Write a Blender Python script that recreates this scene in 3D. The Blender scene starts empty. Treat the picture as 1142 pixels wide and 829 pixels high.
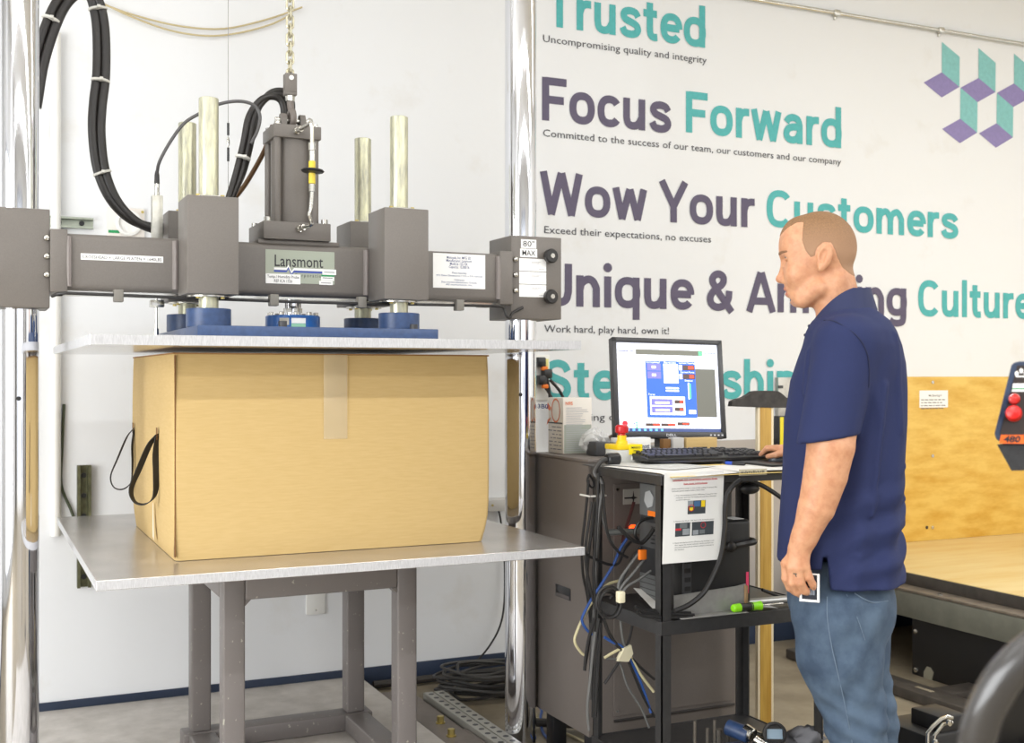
import bpy, bmesh, math, random
import numpy as np
from mathutils import Vector, Matrix
random.seed(7)
S = bpy.context.scene
COL = S.collection
PI = math.pi
# ---------------------------------------------------------------- camera, world, lights, exposure
F = 1300.0; CX = 571.0; HY = 419.0; EYE = 1.42; TH = math.radians(24.88)
FW = (math.sin(TH), math.cos(TH)); RT = (math.cos(TH), -math.sin(TH))
cd = bpy.data.cameras.new('camera'); cam = bpy.data.objects.new('camera', cd); COL.objects.link(cam)
cam.location = (0, 0, EYE); cam.rotation_euler = (PI/2, 0, -TH)
cd.sensor_width = 36.0; cd.lens = F/1142*36.0
cd.shift_y = (HY-414.5)/1142
cd.clip_start = 0.05
cd.dof.use_dof = True; cd.dof.focus_distance = 3.9; cd.dof.aperture_fstop = 5.0
S.camera = cam
S.view_settings.view_transform = 'Standard'
S.view_settings.look = 'None'
S.view_settings.exposure = 0.03
S.view_settings.gamma = 1.0
S.view_settings.use_curve_mapping = False
W = bpy.data.worlds.new('sky'); S.world = W; W.use_nodes = True
W.node_tree.nodes['Background'].inputs[0].default_value = (1, 1, 1, 1)
W.node_tree.nodes['Background'].inputs[1].default_value = 0.5
def area(name, loc, rot, sx, sy, power, col=(1, 1, 1)):
    l = bpy.data.lights.new(name, 'AREA'); l.shape = 'RECTANGLE'; l.size = sx; l.size_y = sy
    l.energy = power; l.color = col
    o = bpy.data.objects.new(name, l); o.location = loc; o.rotation_euler = rot; COL.objects.link(o)
for y, p in ((2.9, 22), (-0.3, 66), (-3.4, 76)):
    for x in (-2.0, 1.4, 4.8, 7.2):
        area('fluorescent_tube_light', (x, y, 3.93), (0, 0, 0), 3.0 if x < 7 else 1.6, 0.14, p*(1.0 if x < 4 else 1.4 if x < 7 else .8), (0.975, 0.988, 1.0))
area('unseen_fill_light', (-3.6, 1.4, 1.5), (0, -PI/2, 0), 2.6, 3.8, 265, (0.97, 0.985, 1.0))  # added low fill from the unseen left side, not a known opening
area('unseen_fill_light', (1.0, -5.0, 1.7), (PI/2, 0, PI), 5.0, 3.0, 250, (0.975, 0.988, 1.0))  # added fill from behind the camera, no real source there

# ---------------------------------------------------------------- helpers
def at(u, v, X=None, Y=None, Z=None, D=None):
    """the point of a known plane (wall, floor, table top, machine face) seen along one line of sight"""
    a = (u-CX)/F
    x, y, z = FW[0]+RT[0]*a, FW[1]+RT[1]*a, -(v-HY)/F
    t = X/x if X is not None else Y/y if Y is not None else (Z-EYE)/z if Z is not None else D
    return Vector((x*t, y*t, EYE+z*t))
def lin(c):
    c /= 255.0
    return c/12.92 if c <= 0.04045 else ((c+0.055)/1.055)**2.4
def rgb(*c): return (lin(c[0]), lin(c[1]), lin(c[2]), 1.0)
MATS = {}
def mat(name, c, rough=0.5, metal=0.0, noise=0.0, scale=20.0, c2=None, bump=0.0, bscale=120.0, emit=0.0,
        alpha=None, coat=0.0, stretch=None, trans=0.0, sss=0.0, sheen=0.0, contrast=(0.35, 0.65), spec=None):
    if name in MATS: return MATS[name]
    m = bpy.data.materials.new(name); m.use_nodes = True; MATS[name] = m
    nt = m.node_tree; N = nt.nodes; L = nt.links
    b = N['Principled BSDF']
    b.inputs['Base Color'].default_value = rgb(*c)
    b.inputs['Roughness'].default_value = rough; b.inputs['Metallic'].default_value = metal
    if spec is not None: b.inputs['Specular IOR Level'].default_value = spec
    if coat: b.inputs['Coat Weight'].default_value = coat
    if trans: b.inputs['Transmission Weight'].default_value = trans
    if sheen: b.inputs['Sheen Weight'].default_value = sheen
    if sss:
        b.inputs['Subsurface Weight'].default_value = sss
        b.inputs['Subsurface Radius'].default_value = (0.02, 0.008, 0.004)
        b.inputs['Subsurface Scale'].default_value = 0.4
    if alpha is not None: b.inputs['Alpha'].default_value = alpha
    if emit:
        b.inputs['Emission Color'].default_value = rgb(*c); b.inputs['Emission Strength'].default_value = emit
    tc = N.new('ShaderNodeTexCoord'); src = tc.outputs['Object']
    if stretch:
        mp = N.new('ShaderNodeMapping'); mp.inputs['Scale'].default_value = stretch
        L.new(src, mp.inputs[0]); src = mp.outputs[0]
    if noise or c2:
        n = N.new('ShaderNodeTexNoise'); n.inputs['Scale'].default_value = scale; n.inputs['Detail'].default_value = 6
        n.inputs['Roughness'].default_value = 0.6
        L.new(src, n.inputs['Vector'])
        r = N.new('ShaderNodeMapRange'); r.inputs['From Min'].default_value = contrast[0]; r.inputs['From Max'].default_value = contrast[1]
        L.new(n.outputs['Fac'], r.inputs['Value'])
        mx = N.new('ShaderNodeMix'); mx.data_type = 'RGBA'
        k = 1-noise
        mx.inputs[6].default_value = rgb(*c)
        mx.inputs[7].default_value = rgb(*c2) if c2 else rgb(c[0]*k, c[1]*k, c[2]*k)
        L.new(r.outputs[0], mx.inputs[0]); L.new(mx.outputs[2], b.inputs['Base Color'])
    if bump:
        n2 = N.new('ShaderNodeTexNoise'); n2.inputs['Scale'].default_value = bscale; n2.inputs['Detail'].default_value = 4
        L.new(src, n2.inputs['Vector'])
        bp = N.new('ShaderNodeBump'); bp.inputs['Strength'].default_value = bump; bp.inputs['Distance'].default_value = 0.004
        L.new(n2.outputs['Fac'], bp.inputs['Height']); L.new(bp.outputs[0], b.inputs['Normal'])
    return m

class MB:
    """collects shapes; build() links them as ONE mesh object"""
    def __init__(s): s.v = []; s.f = []; s.m = []; s.mats = []; s.cur = 0
    def use(s, m):
        if m not in s.mats: s.mats.append(m)
        s.cur = s.mats.index(m); return s
    def add(s, vs, fs):
        o = len(s.v); s.v += [tuple(p) for p in vs]
        s.f += [tuple(i+o for i in f) for f in fs]; s.m += [s.cur]*len(fs); return s
    def box(s, lo, hi, b=0.0, seg=2, M=None):
        bm = bmesh.new(); bmesh.ops.create_cube(bm, size=1.0)
        c = [(lo[i]+hi[i])/2 for i in range(3)]; d = [abs(hi[i]-lo[i]) for i in range(3)]
        for v in bm.verts: v.co = Vector((c[0]+v.co.x*d[0], c[1]+v.co.y*d[1], c[2]+v.co.z*d[2]))
        if b > 0:
            b = min(b, min(d)*0.49)
            bmesh.ops.bevel(bm, geom=bm.edges[:], offset=b, segments=seg, profile=0.5, affect='EDGES')
        return s._bm(bm, M)
    def _bm(s, bm, M=None):
        if M is not None: bmesh.ops.transform(bm, matrix=M, verts=bm.verts[:])
        bm.verts.index_update()
        s.add([v.co[:] for v in bm.verts], [[v.index for v in f.verts] for f in bm.faces]); bm.free(); return s
    def rings(s, rs, cap=True, closed=False):
        n = len(rs[0]); vs = [p for r in rs for p in r]; fs = []
        K = len(rs)
        for i in range(K if closed else K-1):
            a = i*n; c = ((i+1) % K)*n
            for j in range(n):
                k = (j+1) % n; fs.append((a+j, a+k, c+k, c+j))
        if cap and not closed:
            fs.append(tuple(range(n-1, -1, -1))); fs.append(tuple((K-1)*n+j for j in range(n)))
        return s.add(vs, fs)
    def cyl(s, p, q, r0, r1=None, n=24, bev=0.0):
        p = Vector(p); q = Vector(q); r1 = r0 if r1 is None else r1
        if bev:
            d = (q-p).normalized()
            prof = [(p, r0-bev), (p+d*bev, r0), (q-d*bev, r1), (q, r1-bev)]
        else: prof = [(p, r0), (q, r1)]
        return s.lathe(prof, q-p, n)
    def lathe(s, prof, axis, n=24):
        """prof: (centre point, radius) along axis"""
        ax = Vector(axis).normalized(); a = ax.orthogonal().normalized(); b = ax.cross(a)
        return s.rings([[Vector(c)+(a*math.cos(2*PI*j/n)+b*math.sin(2*PI*j/n))*max(r, 1e-5) for j in range(n)] for c, r in prof])
    def turn(s, base, prof, axis=(0, 0, 1), n=24):
        ax = Vector(axis).normalized(); B = Vector(base)
        return s.lathe([(B+ax*h, r) for r, h in prof], ax, n)
    def tube(s, pts, r, n=8, smooth=True, step=5, flat=None, closed=False):
        pts = [Vector(p) for p in pts]
        if smooth and len(pts) > 2: pts = spline(pts, step, closed)
        rs = []; prev = None; K = len(pts)
        for i, p in enumerate(pts):
            if closed: t = pts[(i+1) % K]-pts[i-1]
            else: t = pts[min(i+1, K-1)]-pts[max(i-1, 0)]
            if t.length < 1e-9: t = Vector((0, 0, 1))
            t.normalize()
            a = t.orthogonal().normalized() if prev is None else (prev-t*prev.dot(t))
            if a.length < 1e-6: a = t.orthogonal()
            a.normalize(); prev = a; b = t.cross(a)
            rr = r[min(int(i*len(r)/K), len(r)-1)] if isinstance(r, (list, tuple)) else r
            rs.append([p+(a*math.cos(2*PI*j/n)+b*math.sin(2*PI*j/n))*rr for j in range(n)])
        return s.rings(rs, closed=closed)
    def prism(s, poly, off):
        """flat polygon of 3-D points pushed along off"""
        poly = [Vector(p) for p in poly]; off = Vector(off); n = len(poly)
        return s.rings([poly, [p+off for p in poly]])
    def quad(s, a, b, c, d): return s.add([a, b, c, d], [(0, 1, 2, 3)])
    def ell(s, c, r, n=16, k=10):
        rs = []
        for i in range(1, k):
            t = PI*i/k
            rs.append([(c[0]+r[0]*math.sin(t)*math.cos(2*PI*j/n), c[1]+r[1]*math.sin(t)*math.sin(2*PI*j/n), c[2]-r[2]*math.cos(t)) for j in range(n)])
        return s.rings(rs)
    def build(s, name, m=None, parent=None, local=False, smooth=35, **props):
        me = bpy.data.meshes.new(name)
        v = s.v
        if parent is not None and not local:
            o = world_loc(parent); v = [(p[0]-o[0], p[1]-o[1], p[2]-o[2]) for p in v]
        me.from_pydata([tuple(p) for p in v], [], s.f)
        ms = [m] if m is not None else s.mats
        for q in ms: me.materials.append(q)
        if m is None and len(ms) > 1: me.polygons.foreach_set('material_index', s.m)
        fix_normals(me)
        if smooth:
            me.polygons.foreach_set('use_smooth', [True]*len(me.polygons)); me.set_sharp_from_angle(angle=math.radians(smooth))
        ob = bpy.data.objects.new(name, me); COL.objects.link(ob)
        if parent is not None: ob.parent = parent
        for k, q in props.items(): ob[k] = q
        return ob
def fix_normals(me):
    bm = bmesh.new(); bm.from_mesh(me); bmesh.ops.recalc_face_normals(bm, faces=bm.faces[:]); bm.to_mesh(me); bm.free(); me.update()
def world_loc(o):
    p = Vector((0, 0, 0))
    while o is not None: p += o.location; o = o.parent
    return p
def spline(pts, step=5, closed=False):
    out = []; n = len(pts)
    for i in range(n if closed else n-1):
        if closed: p0, p1, p2, p3 = pts[i-1], pts[i], pts[(i+1) % n], pts[(i+2) % n]
        else:
            p1, p2 = pts[i], pts[i+1]; p0 = pts[i-1] if i else p1*2-p2; p3 = pts[i+2] if i+2 < n else p2*2-p1
        for k in range(step):
            t = k/step
            out.append(0.5*((2*p1)+(p2-p0)*t+(2*p0-5*p1+4*p2-p3)*t*t+(3*p1-p0-3*p2+p3)*t**3))
    if not closed: out.append(pts[-1])
    return out
FLOOR = -0.05
def thing(name, label, cat, loc=(0, 0, 0), rz=0.0, group=None):
    o = bpy.data.objects.new(name, None); COL.objects.link(o); o.location = loc; o.rotation_euler = (0, 0, rz)
    o.empty_display_size = 0.05
    return tag(o, label, cat, group)
def tag(o, label, cat, group=None, kind='thing'):
    o['label'] = label; o['category'] = cat; o['kind'] = kind
    if group: o['group'] = group
    return o
def struct(name, mb, m=None, smooth=30):
    o = mb.build(name, m, smooth=smooth); o['kind'] = 'structure'; return o
def Bx(lo, hi, b=0.0, seg=2): return MB().box(lo, hi, b, seg)
def Cy(p, q, r, n=24, bev=0.0, r1=None): return MB().cyl(p, q, r, r1, n, bev)
def dup_part(src, parent, shift):
    c = src.copy(); COL.objects.link(c); c.parent = parent; c.location = Vector(src.location)+Vector(shift); return c

def text_mb(body, origin, xd, yd, height=None, width=None, bold=0.0, lift=0.0006, mb=None, spacing=1.0):
    """lettering laid on a plane: origin = start of the baseline, xd / yd = writing and up directions"""
    c = bpy.data.curves.new('lettering', 'FONT'); c.body = body; c.size = 1.0; c.offset = bold; c.resolution_u = 2; c.space_character = spacing
    o = bpy.data.objects.new('lettering', c); COL.objects.link(o)
    dg = bpy.context.evaluated_depsgraph_get(); me = bpy.data.meshes.new_from_object(o.evaluated_get(dg))
    vs = [v.co.copy() for v in me.vertices]; fs = [tuple(p.vertices) for p in me.polygons]
    bpy.data.objects.remove(o); bpy.data.curves.remove(c); bpy.data.meshes.remove(me)
    x0 = min(v.x for v in vs); x1 = max(v.x for v in vs)
    sy = height/0.69 if height else None
    sx = width/(x1-x0) if width else sy
    sy = sy or sx
    xd = Vector(xd).normalized(); yd = Vector(yd).normalized(); nd = xd.cross(yd); O = Vector(origin)+nd*lift
    mb = mb or MB()
    return mb.add([O+xd*((v.x-x0)*sx)+yd*(v.y*sy) for v in vs], fs)

# ------------------------------------------------ paints and metals
wall_m = mat('wall_white_paint', (231, 232, 233), 0.85, bump=0.12, bscale=35)
grey_paint = mat('crosshead_grey_paint', (113, 107, 101), 0.42, noise=0.05, scale=260, bump=0.12, bscale=420)
frame_paint = mat('stand_grey_paint', (116, 110, 107), 0.4, c2=(166, 164, 150), scale=55, stretch=(1, 1, .7), contrast=(0.64, 0.69), bump=0.05, bscale=60)
cab_paint = mat('cabinet_grey_paint', (114, 106, 100), 0.5, noise=0.05, scale=300, bump=0.08, bscale=500)
chrome = mat('chrome', (225, 226, 230), 0.07, 1.0)
steel = mat('bright_steel', (205, 203, 196), 0.22, 1.0)
alum = mat('machined_aluminium', (215, 214, 214), 0.3, 1.0, noise=0.12, scale=14, stretch=(1, 9, 9), bump=0.03, bscale=300)
alum_edge = mat('sawn_aluminium_edge', (206, 206, 208), 0.5, 0.3, noise=0.12, scale=60, stretch=(8, 8, 1), bump=0.2, bscale=200)
greased = mat('greased_rod', (214, 212, 180), 0.3, 0.55, c2=(168, 166, 150), scale=16, stretch=(5, 5, 0.8), bump=0.12, bscale=60)
blue_paint = mat('blue_paint', (54, 77, 118), 0.38, noise=0.12, scale=50)
cell_blue = mat('bright_blue_enamel', (36, 98, 170), 0.3)
black_rubber = mat('black_rubber', (38, 36, 35), 0.4)
black_plastic = mat('black_plastic', (34, 34, 36), 0.38)
dark_plastic = mat('dark_grey_plastic', (62, 62, 64), 0.45)
white_label = mat('white_label', (244, 243, 240), 0.5)
ink = mat('black_ink', (45, 44, 50), 0.6)
blue_ink = mat('blue_ink', (46, 64, 128), 0.6)
white_plastic = mat('white_plastic', (236, 235, 230), 0.4)
cream = mat('cream_plastic', (222, 214, 184), 0.45)
teal = mat('teal_vinyl', (80, 178, 178), 0.55, noise=0.05, scale=40)
plum = mat('plum_grey_vinyl', (90, 82, 106), 0.55, noise=0.04, scale=40)
lilac = mat('lilac_vinyl', (142, 130, 180), 0.6, noise=0.05, scale=40)
teal_pale = mat('pale_teal_vinyl', (134, 196, 194), 0.6, noise=0.06, scale=40)
charcoal = mat('charcoal_vinyl', (70, 70, 76), 0.6)
kraft = mat('kraft_board', (200, 172, 118), 0.85, c2=(193, 164, 108), scale=30, stretch=(0.6, 0.6, 6), contrast=(0.3, 0.7), bump=0.05, bscale=40)
kraft_dark = mat('kraft_edge', (120, 84, 46), 0.9)
brass = mat('brass_plated', (196, 178, 110), 0.3, 0.9)
# ================================================================ THE ROOM
WY = 5.24
wall_worn = mat('wall_white_scuffed', (231, 232, 233), 0.85, c2=(219, 216, 210), scale=2.6, contrast=(0.6, 0.85), bump=0.14, bscale=30)
struct('wall_back', Bx((-4, WY, -0.2), (8.5, WY+0.2, 4.0)), wall_worn)
struct('wall_left', Bx((-4, -5.2, -0.2), (-3.8, WY, 4.0)), wall_m)
struct('wall_right', Bx((8.5, -5.2, -0.2), (8.7, WY, 4.0)), wall_m)
struct('wall_front', Bx((-4, -5.4, -0.2), (8.5, -5.2, 4.0)), mat('front_wall', (190, 188, 184), 0.85))
struct('ceiling', Bx((-4, -5.2, 4.0), (8.5, WY, 4.1)), mat('ceiling_white', (232, 231, 228), 0.9))
struct('floor', Bx((-4, -5.2, -0.2), (8.5, WY, FLOOR)), mat('floor_concrete', (150, 139, 118), 0.5, c2=(128, 117, 98), scale=5, bump=0.05, bscale=80))
bb = mat('baseboard_navy', (44, 56, 78), 0.5, noise=0.1, scale=10)
m = MB()
for x0, x1 in ((-3.8, 1.02), (1.023, 1.9), (1.903, 8.5)): m.box((x0, WY-0.009, FLOOR), (x1, WY, 0.053), 0.002)
struct('baseboard_back', m, bb)
struct('trim_1', Bx((2.75, WY-0.012, 0.055), (4.15, WY, 1.07), 0.002), mat('lower_wall_greige', (176, 168, 160), 0.7, bump=0.05))  # thin greige panel over the lower wall behind the cart
# unseen slabs added by the fill lights for the chrome posts to reflect
for i, (lo, hi) in enumerate((((-3.8, -0.6, 0.1), (-3.74, 3.4, 2.9)), ((-1.6, -5.2, 0.3), (3.6, -5.14, 3.4)))):
    struct('door_%d' % (i+1), Bx(lo, hi), mat('reflection_slab_grey', (120, 122, 126), 0.5))
for i, x in enumerate((-3.2, 4.6, 6.6)):
    struct('door_%d' % (i+3), Bx((x, -5.2, 0), (x+0.9, -5.1, 2.3)), mat('reflection_slab_dark', (52, 50, 52), 0.5))  # unseen dark slabs added to put stripes into the chrome reflections

# wall lettering --------------------------------------------------------------
def arc(cx, cy, rx, ry, a0, a1, n=18, e=2.35):
    out = []
    for i in range(n+1):
        t = math.radians(a0+(a1-a0)*i/n); c, s = math.cos(t), math.sin(t)
        out.append((cx+rx*math.copysign(abs(c)**(2/e), c), cy+ry*math.copysign(abs(s)**(2/e), s)))
    return out
def cat2(pts, k=6):
    return [(p.x, p.y) for p in spline([Vector((x, y, 0)) for x, y in pts], k)]
H2 = 0.092
bowl = arc(.335, .37, .243, .285, 0, 360, 36)
def arch(x0, x1): return cat2([(x0, .40), (x0+.05, .56), (x0+.2, .652), (x1-.09, .61), (x1, .46)])+[(x1, 0)]
GL = {  # advance, strokes (closed flag first)
 'T': (.74, [[(0, .915), (.74, .915)], [(.37, .9), (.37, 0)]]),
 'r': (.42, [[(.11, .74), (.11, 0)], cat2([(.11, .42), (.17, .58), (.28, .645), (.42, .65)])]),
 'u': (.66, [[(.53, .74), (.53, 0)], [(.11, .74)]+cat2([(.11, .28), (.15, .14), (.27, .085), (.42, .13), (.53, .3)])]),
 's': (.6, [cat2([(.53, .52), (.46, .62), (.31, .655), (.16, .62), (.115, .53), (.17, .44), (.31, .385), (.47, .32), (.525, .21), (.46, .115), (.31, .08), (.15, .115), (.08, .23)])]),
 't': (.44, [[(.2, .93)]+cat2([(.2, .25), (.23, .13), (.31, .085), (.42, .09)]), [(.01, .66), (.41, .66)]]),
 'e': (.62, [arc(.325, .37, .235, .285, 0, 322, 32), [(.1, .375), (.56, .375)]]),
 'd': (.68, [bowl, [(.56, 1.06), (.56, 0)]]),
 'F': (.64, [[(.1, 1), (.1, 0)], [(.1, .915), (.64, .915)], [(.1, .49), (.57, .49)]]),
 'o': (.67, [bowl]),
 'c': (.6, [arc(.325, .37, .235, .285, 36, 324, 30)]),
 'w': (.9, [[(.07, .76), (.245, 0)], [(.235, .0), (.445, .74)], [(.455, .74), (.665, 0)], [(.655, 0), (.83, .76)]]),
 'a': (.64, [cat2([(.1, .52), (.17, .615), (.31, .655), (.46, .61), (.52, .48)])+[(.52, 0)], cat2([(.52, .42), (.32, .415), (.16, .36), (.1, .23), (.16, .115), (.29, .082), (.43, .13), (.52, .27)])]),
 'W': (1.06, [[(.07, 1.01), (.28, 0)], [(.27, 0), (.525, 1)], [(.535, 1), (.79, 0)], [(.78, 0), (.99, 1.01)]]),
 'Y': (.76, [[(.05, 1.02), (.38, .40)], [(.71, 1.02), (.38, .40)], [(.38, .45), (.38, 0)]]),
 'C': (.76, [arc(.4, .5, .305, .42, 40, 320, 30, 2.5)]),
 'm': (1.0, [[(.11, .74), (.11, 0)], arch(.11, .49), arch(.49, .87)]),
 'U': (.74, [[(.105, 1)]+cat2([(.105, .34), (.17, .15), (.37, .082), (.57, .15), (.635, .34)])+[(.635, 1)]]),
 'n': (.64, [[(.11, .74), (.11, 0)], arch(.11, .53)]),
 'i': (.22, [[(.11, .74), (.11, 0)], arc(.11, .95, .056, .056, 0, 360, 20, 2.0)]),
 'q': (.68, [bowl, [(.56, .74), (.56, -.28)]]),
 '&': (.8, [cat2([(.72, -.03), (.46, .3), (.24, .6), (.165, .75), (.22, .87), (.34, .915), (.46, .86), (.485, .75), (.42, .64), (.2, .48), (.11, .34), (.12, .2), (.21, .11), (.36, .085), (.52, .15), (.62, .3), (.645, .5)])]),
 'A': (.8, [[(.05, -.01), (.385, 1)], [(.415, 1), (.75, -.01)], [(.19, .27), (.61, .27)]]),
 'z': (.58, [[(.05, .66), (.54, .66)], [(.46, .62), (.1, .12)], [(.04, .08), (.55, .08)]]),
 'g': (.68, [bowl, [(.56, .74)]+cat2([(.56, -.02), (.52, -.16), (.37, -.205), (.2, -.19), (.1, -.12)])]),
 'l': (.22, [[(.11, 1.06), (.11, 0)]]),
 'h': (.64, [[(.11, 1.06), (.11, 0)], arch(.11, .53)]),
 'p': (.68, [bowl, [(.11, .74), (.11, -.28)]]),
 'S': (.7, [cat2([(.62, .72), (.54, .86), (.36, .918), (.18, .86), (.12, .74), (.19, .61), (.36, .53), (.56, .43), (.62, .27), (.54, .13), (.36, .082), (.16, .13), (.075, .3)])]),
}
def ribbon(pts, h):
    P = [Vector((x, y)) for x, y in pts]; L = []; R = []
    closed = (P[0]-P[-1]).length < 1e-4
    for i, p in enumerate(P):
        if closed: a = P[(i-1) % (len(P)-1)]; b = P[(i+1) % (len(P)-1)]
        else: a = P[max(i-1, 0)]; b = P[min(i+1, len(P)-1)]
        d = (b-a).normalized(); n = Vector((-d.y, d.x)); L.append(p+n*h); R.append(p-n*h)
    return L, R
def word_mb(word, X0, X1, Z0, cap, y, thick=0.0012):
    """bold rounded-grotesque word on the wall between X0 and X1, baseline Z0, capital height cap"""
    strokes = []; x = 0.0
    for ch in word:
        if ch == ' ': x += .30; continue
        adv, st = GL[ch]
        for s_ in st: strokes.append(([(x+p[0], p[1]) for p in s_], .056 if ch == 'i' and s_[0][1] > .9 else H2))
        x += adv+.075
    mb = MB(); rb = [ribbon(s_, h) for s_, h in strokes]
    xs = [p.x for L, R in rb for p in L+R]; a, b = min(xs), max(xs); k = (X1-X0)/(b-a)
    for j, (L, R) in enumerate(rb):
        n = len(L); T = lambda p, i: (X0+(p.x-a)*k, y-j*.00012-i*.000012, Z0+p.y*cap)
        vs = [T(p, i) for i, p in enumerate(L)]+[T(p, i) for i, p in enumerate(R)]
        mb.add(vs, [(i, i+1, n+i+1, n+i) for i in range(n-1)])
    return mb
LY = WY-0.002
def heading(name, words_, label):
    """words_: (text, colour, left pixel, right pixel, baseline y, capital height px)"""
    first = words_[0]; o = at(first[2], first[4], Y=WY); t = thing(name, label, 'wall lettering', (o.x, WY, o.z), group='company values on the wall')
    for w, m_, u0, u1, v, caph in words_:
        a = at(u0, v, Y=LY); b = at(u1, v, Y=LY); top = at(u0, v-caph, Y=LY)
        word_mb(w, a.x, b.x, a.z, top.z-a.z, LY).build('word', m_, t, smooth=0)
    return t
def subline(body, u0, v0, u1, label, caph=8.0):
    a = at(u0, v0, Y=LY); b = at(u1, v0, Y=LY)
    h = at(u0, v0-caph, Y=LY).z-a.z
    t = thing('small_lettering', label, 'wall lettering', (a.x, WY, a.z), group='small lines on the wall')
    full = text_mb(body, a, (1, 0, 0), (0, 0, 1), h, b.x-a.x, 0.002)
    fs = sorted(full.f, key=lambda f: min(full.v[i][0] for i in f)); words_ = [[]]; reach = None
    for f in fs:
        lo = min(full.v[i][0] for i in f); hi = max(full.v[i][0] for i in f)
        if reach is not None and lo-reach > h*.22: words_.append([])
        reach = hi if reach is None else max(reach, hi); words_[-1].append(f)
    for w in words_:
        mb = MB()
        for f in w: mb.add([full.v[i] for i in f], [tuple(range(len(f)))])
        mb.build('word', charcoal, t, smooth=0)
heading('wall_heading', [('Trusted', teal, 609, 787, 28.5, 47)], 'teal wall heading reading Trusted, cut by the picture top')
heading('wall_heading', [('Focus', plum, 604.5, 748.5, 134, 48.5), ('Forward', teal, 765, 938.5, 147.5, 46)], 'grey and teal wall heading reading Focus Forward')
heading('wall_heading', [('Wow Your', plum, 602, 841.5, 238.5, 47.5), ('Customers', teal, 855, 1068.5, 252.5, 41)], 'grey and teal wall heading reading Wow Your Customers')
heading('wall_heading', [('Unique & Amazing', plum, 606, 1011, 341, 48), ('Culture', teal, 1024, 1151, 352.5, 40)], 'grey and teal wall heading reading Unique & Amazing Culture')
heading('wall_heading', [('Stewardship', teal, 606, 889, 447, 45.5)], 'teal wall heading reading Stewardship behind the monitor')
subline('Uncompromising quality and integrity', 605.5, 46.5, 788, 'thin grey line of text under the heading Trusted')
subline('Committed to the success of our team, our customers and our company', 605.5, 152, 938, 'thin grey line of text under Focus Forward')
subline('Exceed their expectations, no excuses', 607, 260, 793, 'thin grey line of text under Wow Your Customers')
subline('Work hard, play hard, own it!', 607, 370.5, 746, 'thin grey line of text under Unique & Amazing Culture')
subline('ing our', 659, 469.5, 699, 'short piece of thin grey text above the carton by the monitor')
# emblem of folded parallelograms
o = at(1030, 92, Y=WY); t = thing('wall_emblem', 'emblem of teal and lilac folded parallelograms high on the wall', 'emblem', (o.x, WY, o.z))
def px(*pts): return [at(1020+x/5.525, 30+y/5.525, Y=LY) for x, y in pts]
for pts in ([(168, 92), (278, 185), (276, 370), (168, 280)], [(394, 130), (500, 222), (498, 402), (394, 315)], [(613, 165), (718, 255), (716, 434), (613, 348)],
            [(283, 375), (388, 464), (386, 652), (281, 566)], [(507, 407), (608, 494), (606, 681), (505, 594)]):
    MB().quad(*px(*pts)).build('teal_panel', teal_pale, t, smooth=0)
for pts in ([(56, 343), (168, 280), (276, 370), (168, 435)], [(283, 375), (394, 315), (498, 402), (388, 464)], [(507, 407), (613, 348), (716, 434), (608, 494)],
            [(170, 629), (281, 566), (386, 652), (279, 717)], [(397, 656), (505, 594), (606, 681), (501, 745)]):
    MB().quad(*px(*pts)).build('lilac_panel', lilac, t, smooth=0)
# conduit along the top of the wall
a = at(846, 0, Y=WY-0.02); b = at(1142, 49.5, Y=WY-0.02); zz = (a.z+b.z)/2
t = thing('steel_conduit', 'thin steel conduit clamped along the wall above the emblem', 'conduit', (a.x, WY-0.02, zz))
Cy((a.x-1.2, WY-0.02, zz), (7.5, WY-0.02, zz), 0.011, 12).build('pipe', steel, t)
for u in (930, 1046):
    q = at(u, 10, Y=WY); MB().box((q.x-0.02, WY-0.036, zz-0.016), (q.x+0.02, WY, zz+0.016), 0.004).box((q.x-0.008, WY-0.012, zz-0.035), (q.x+0.008, WY, zz), 0.003).build('clamp', steel, t)
# things on the wall behind the machine
galv = mat('galvanised_strut', (176, 182, 168), 0.4, 0.75, noise=0.1)
olive = mat('weathered_strut', (112, 112, 84), 0.45, 0.6, noise=0.25, scale=30)
def strut(name, lo, hi, m_, label, horiz):
    t = thing(name, label, 'strut channel', lo)
    if horiz:
        MB().box(lo, (hi[0], hi[1], lo[2]+0.008)).box((lo[0], lo[1], hi[2]-0.008), hi).box((lo[0], hi[1]-0.004, lo[2]), hi).build('channel', m_, t)
    else:
        MB().box(lo, (lo[0]+0.012, hi[1], hi[2])).box((hi[0]-0.012, lo[1], lo[2]), hi).box((lo[0], hi[1]-0.004, lo[2]), hi).build('channel', m_, t)
    n = 3 if horiz else 6
    for k in range(n):
        f = (k+0.5)/n; c = (lo[0]+(hi[0]-lo[0])*(f if horiz else 0.5), hi[1]-0.006, lo[2]+(hi[2]-lo[2])*(0.5 if horiz else f))
        MB().cyl((c[0], c[1]-0.004, c[2]), (c[0], c[1], c[2]), 0.011, None, 10).build('slot', black_plastic, t)
a = at(56, 253, Y=WY-0.02); b = at(104, 241, Y=WY-0.02)
strut('wall_strut', (a.x-0.1, WY-0.03, a.z), (b.x, WY, a.z+0.045), galv, 'short galvanised strut channel fixed level on the wall above the crosshead', True)
a = at(86, 656, Y=WY-0.02); b = at(101, 519, Y=WY-0.02)
strut('wall_strut', (a.x, WY-0.035, a.z), (a.x+0.055, WY, b.z), olive, 'weathered upright strut channel on the wall behind the lower plate', False)
a = at(62, 575, Y=WY-0.02)
Pm = MB(); Pm.cyl((a.x, WY-0.022, 0.75), (a.x, WY-0.022, at(62, 38, Y=WY).z), 0.021, None, 16)
tag(Pm.build('wall_pipe', white_plastic), 'white painted upright conduit on the wall beside the chrome post', 'pipe')
a = at(70, 470, Y=WY-0.01)
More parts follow.
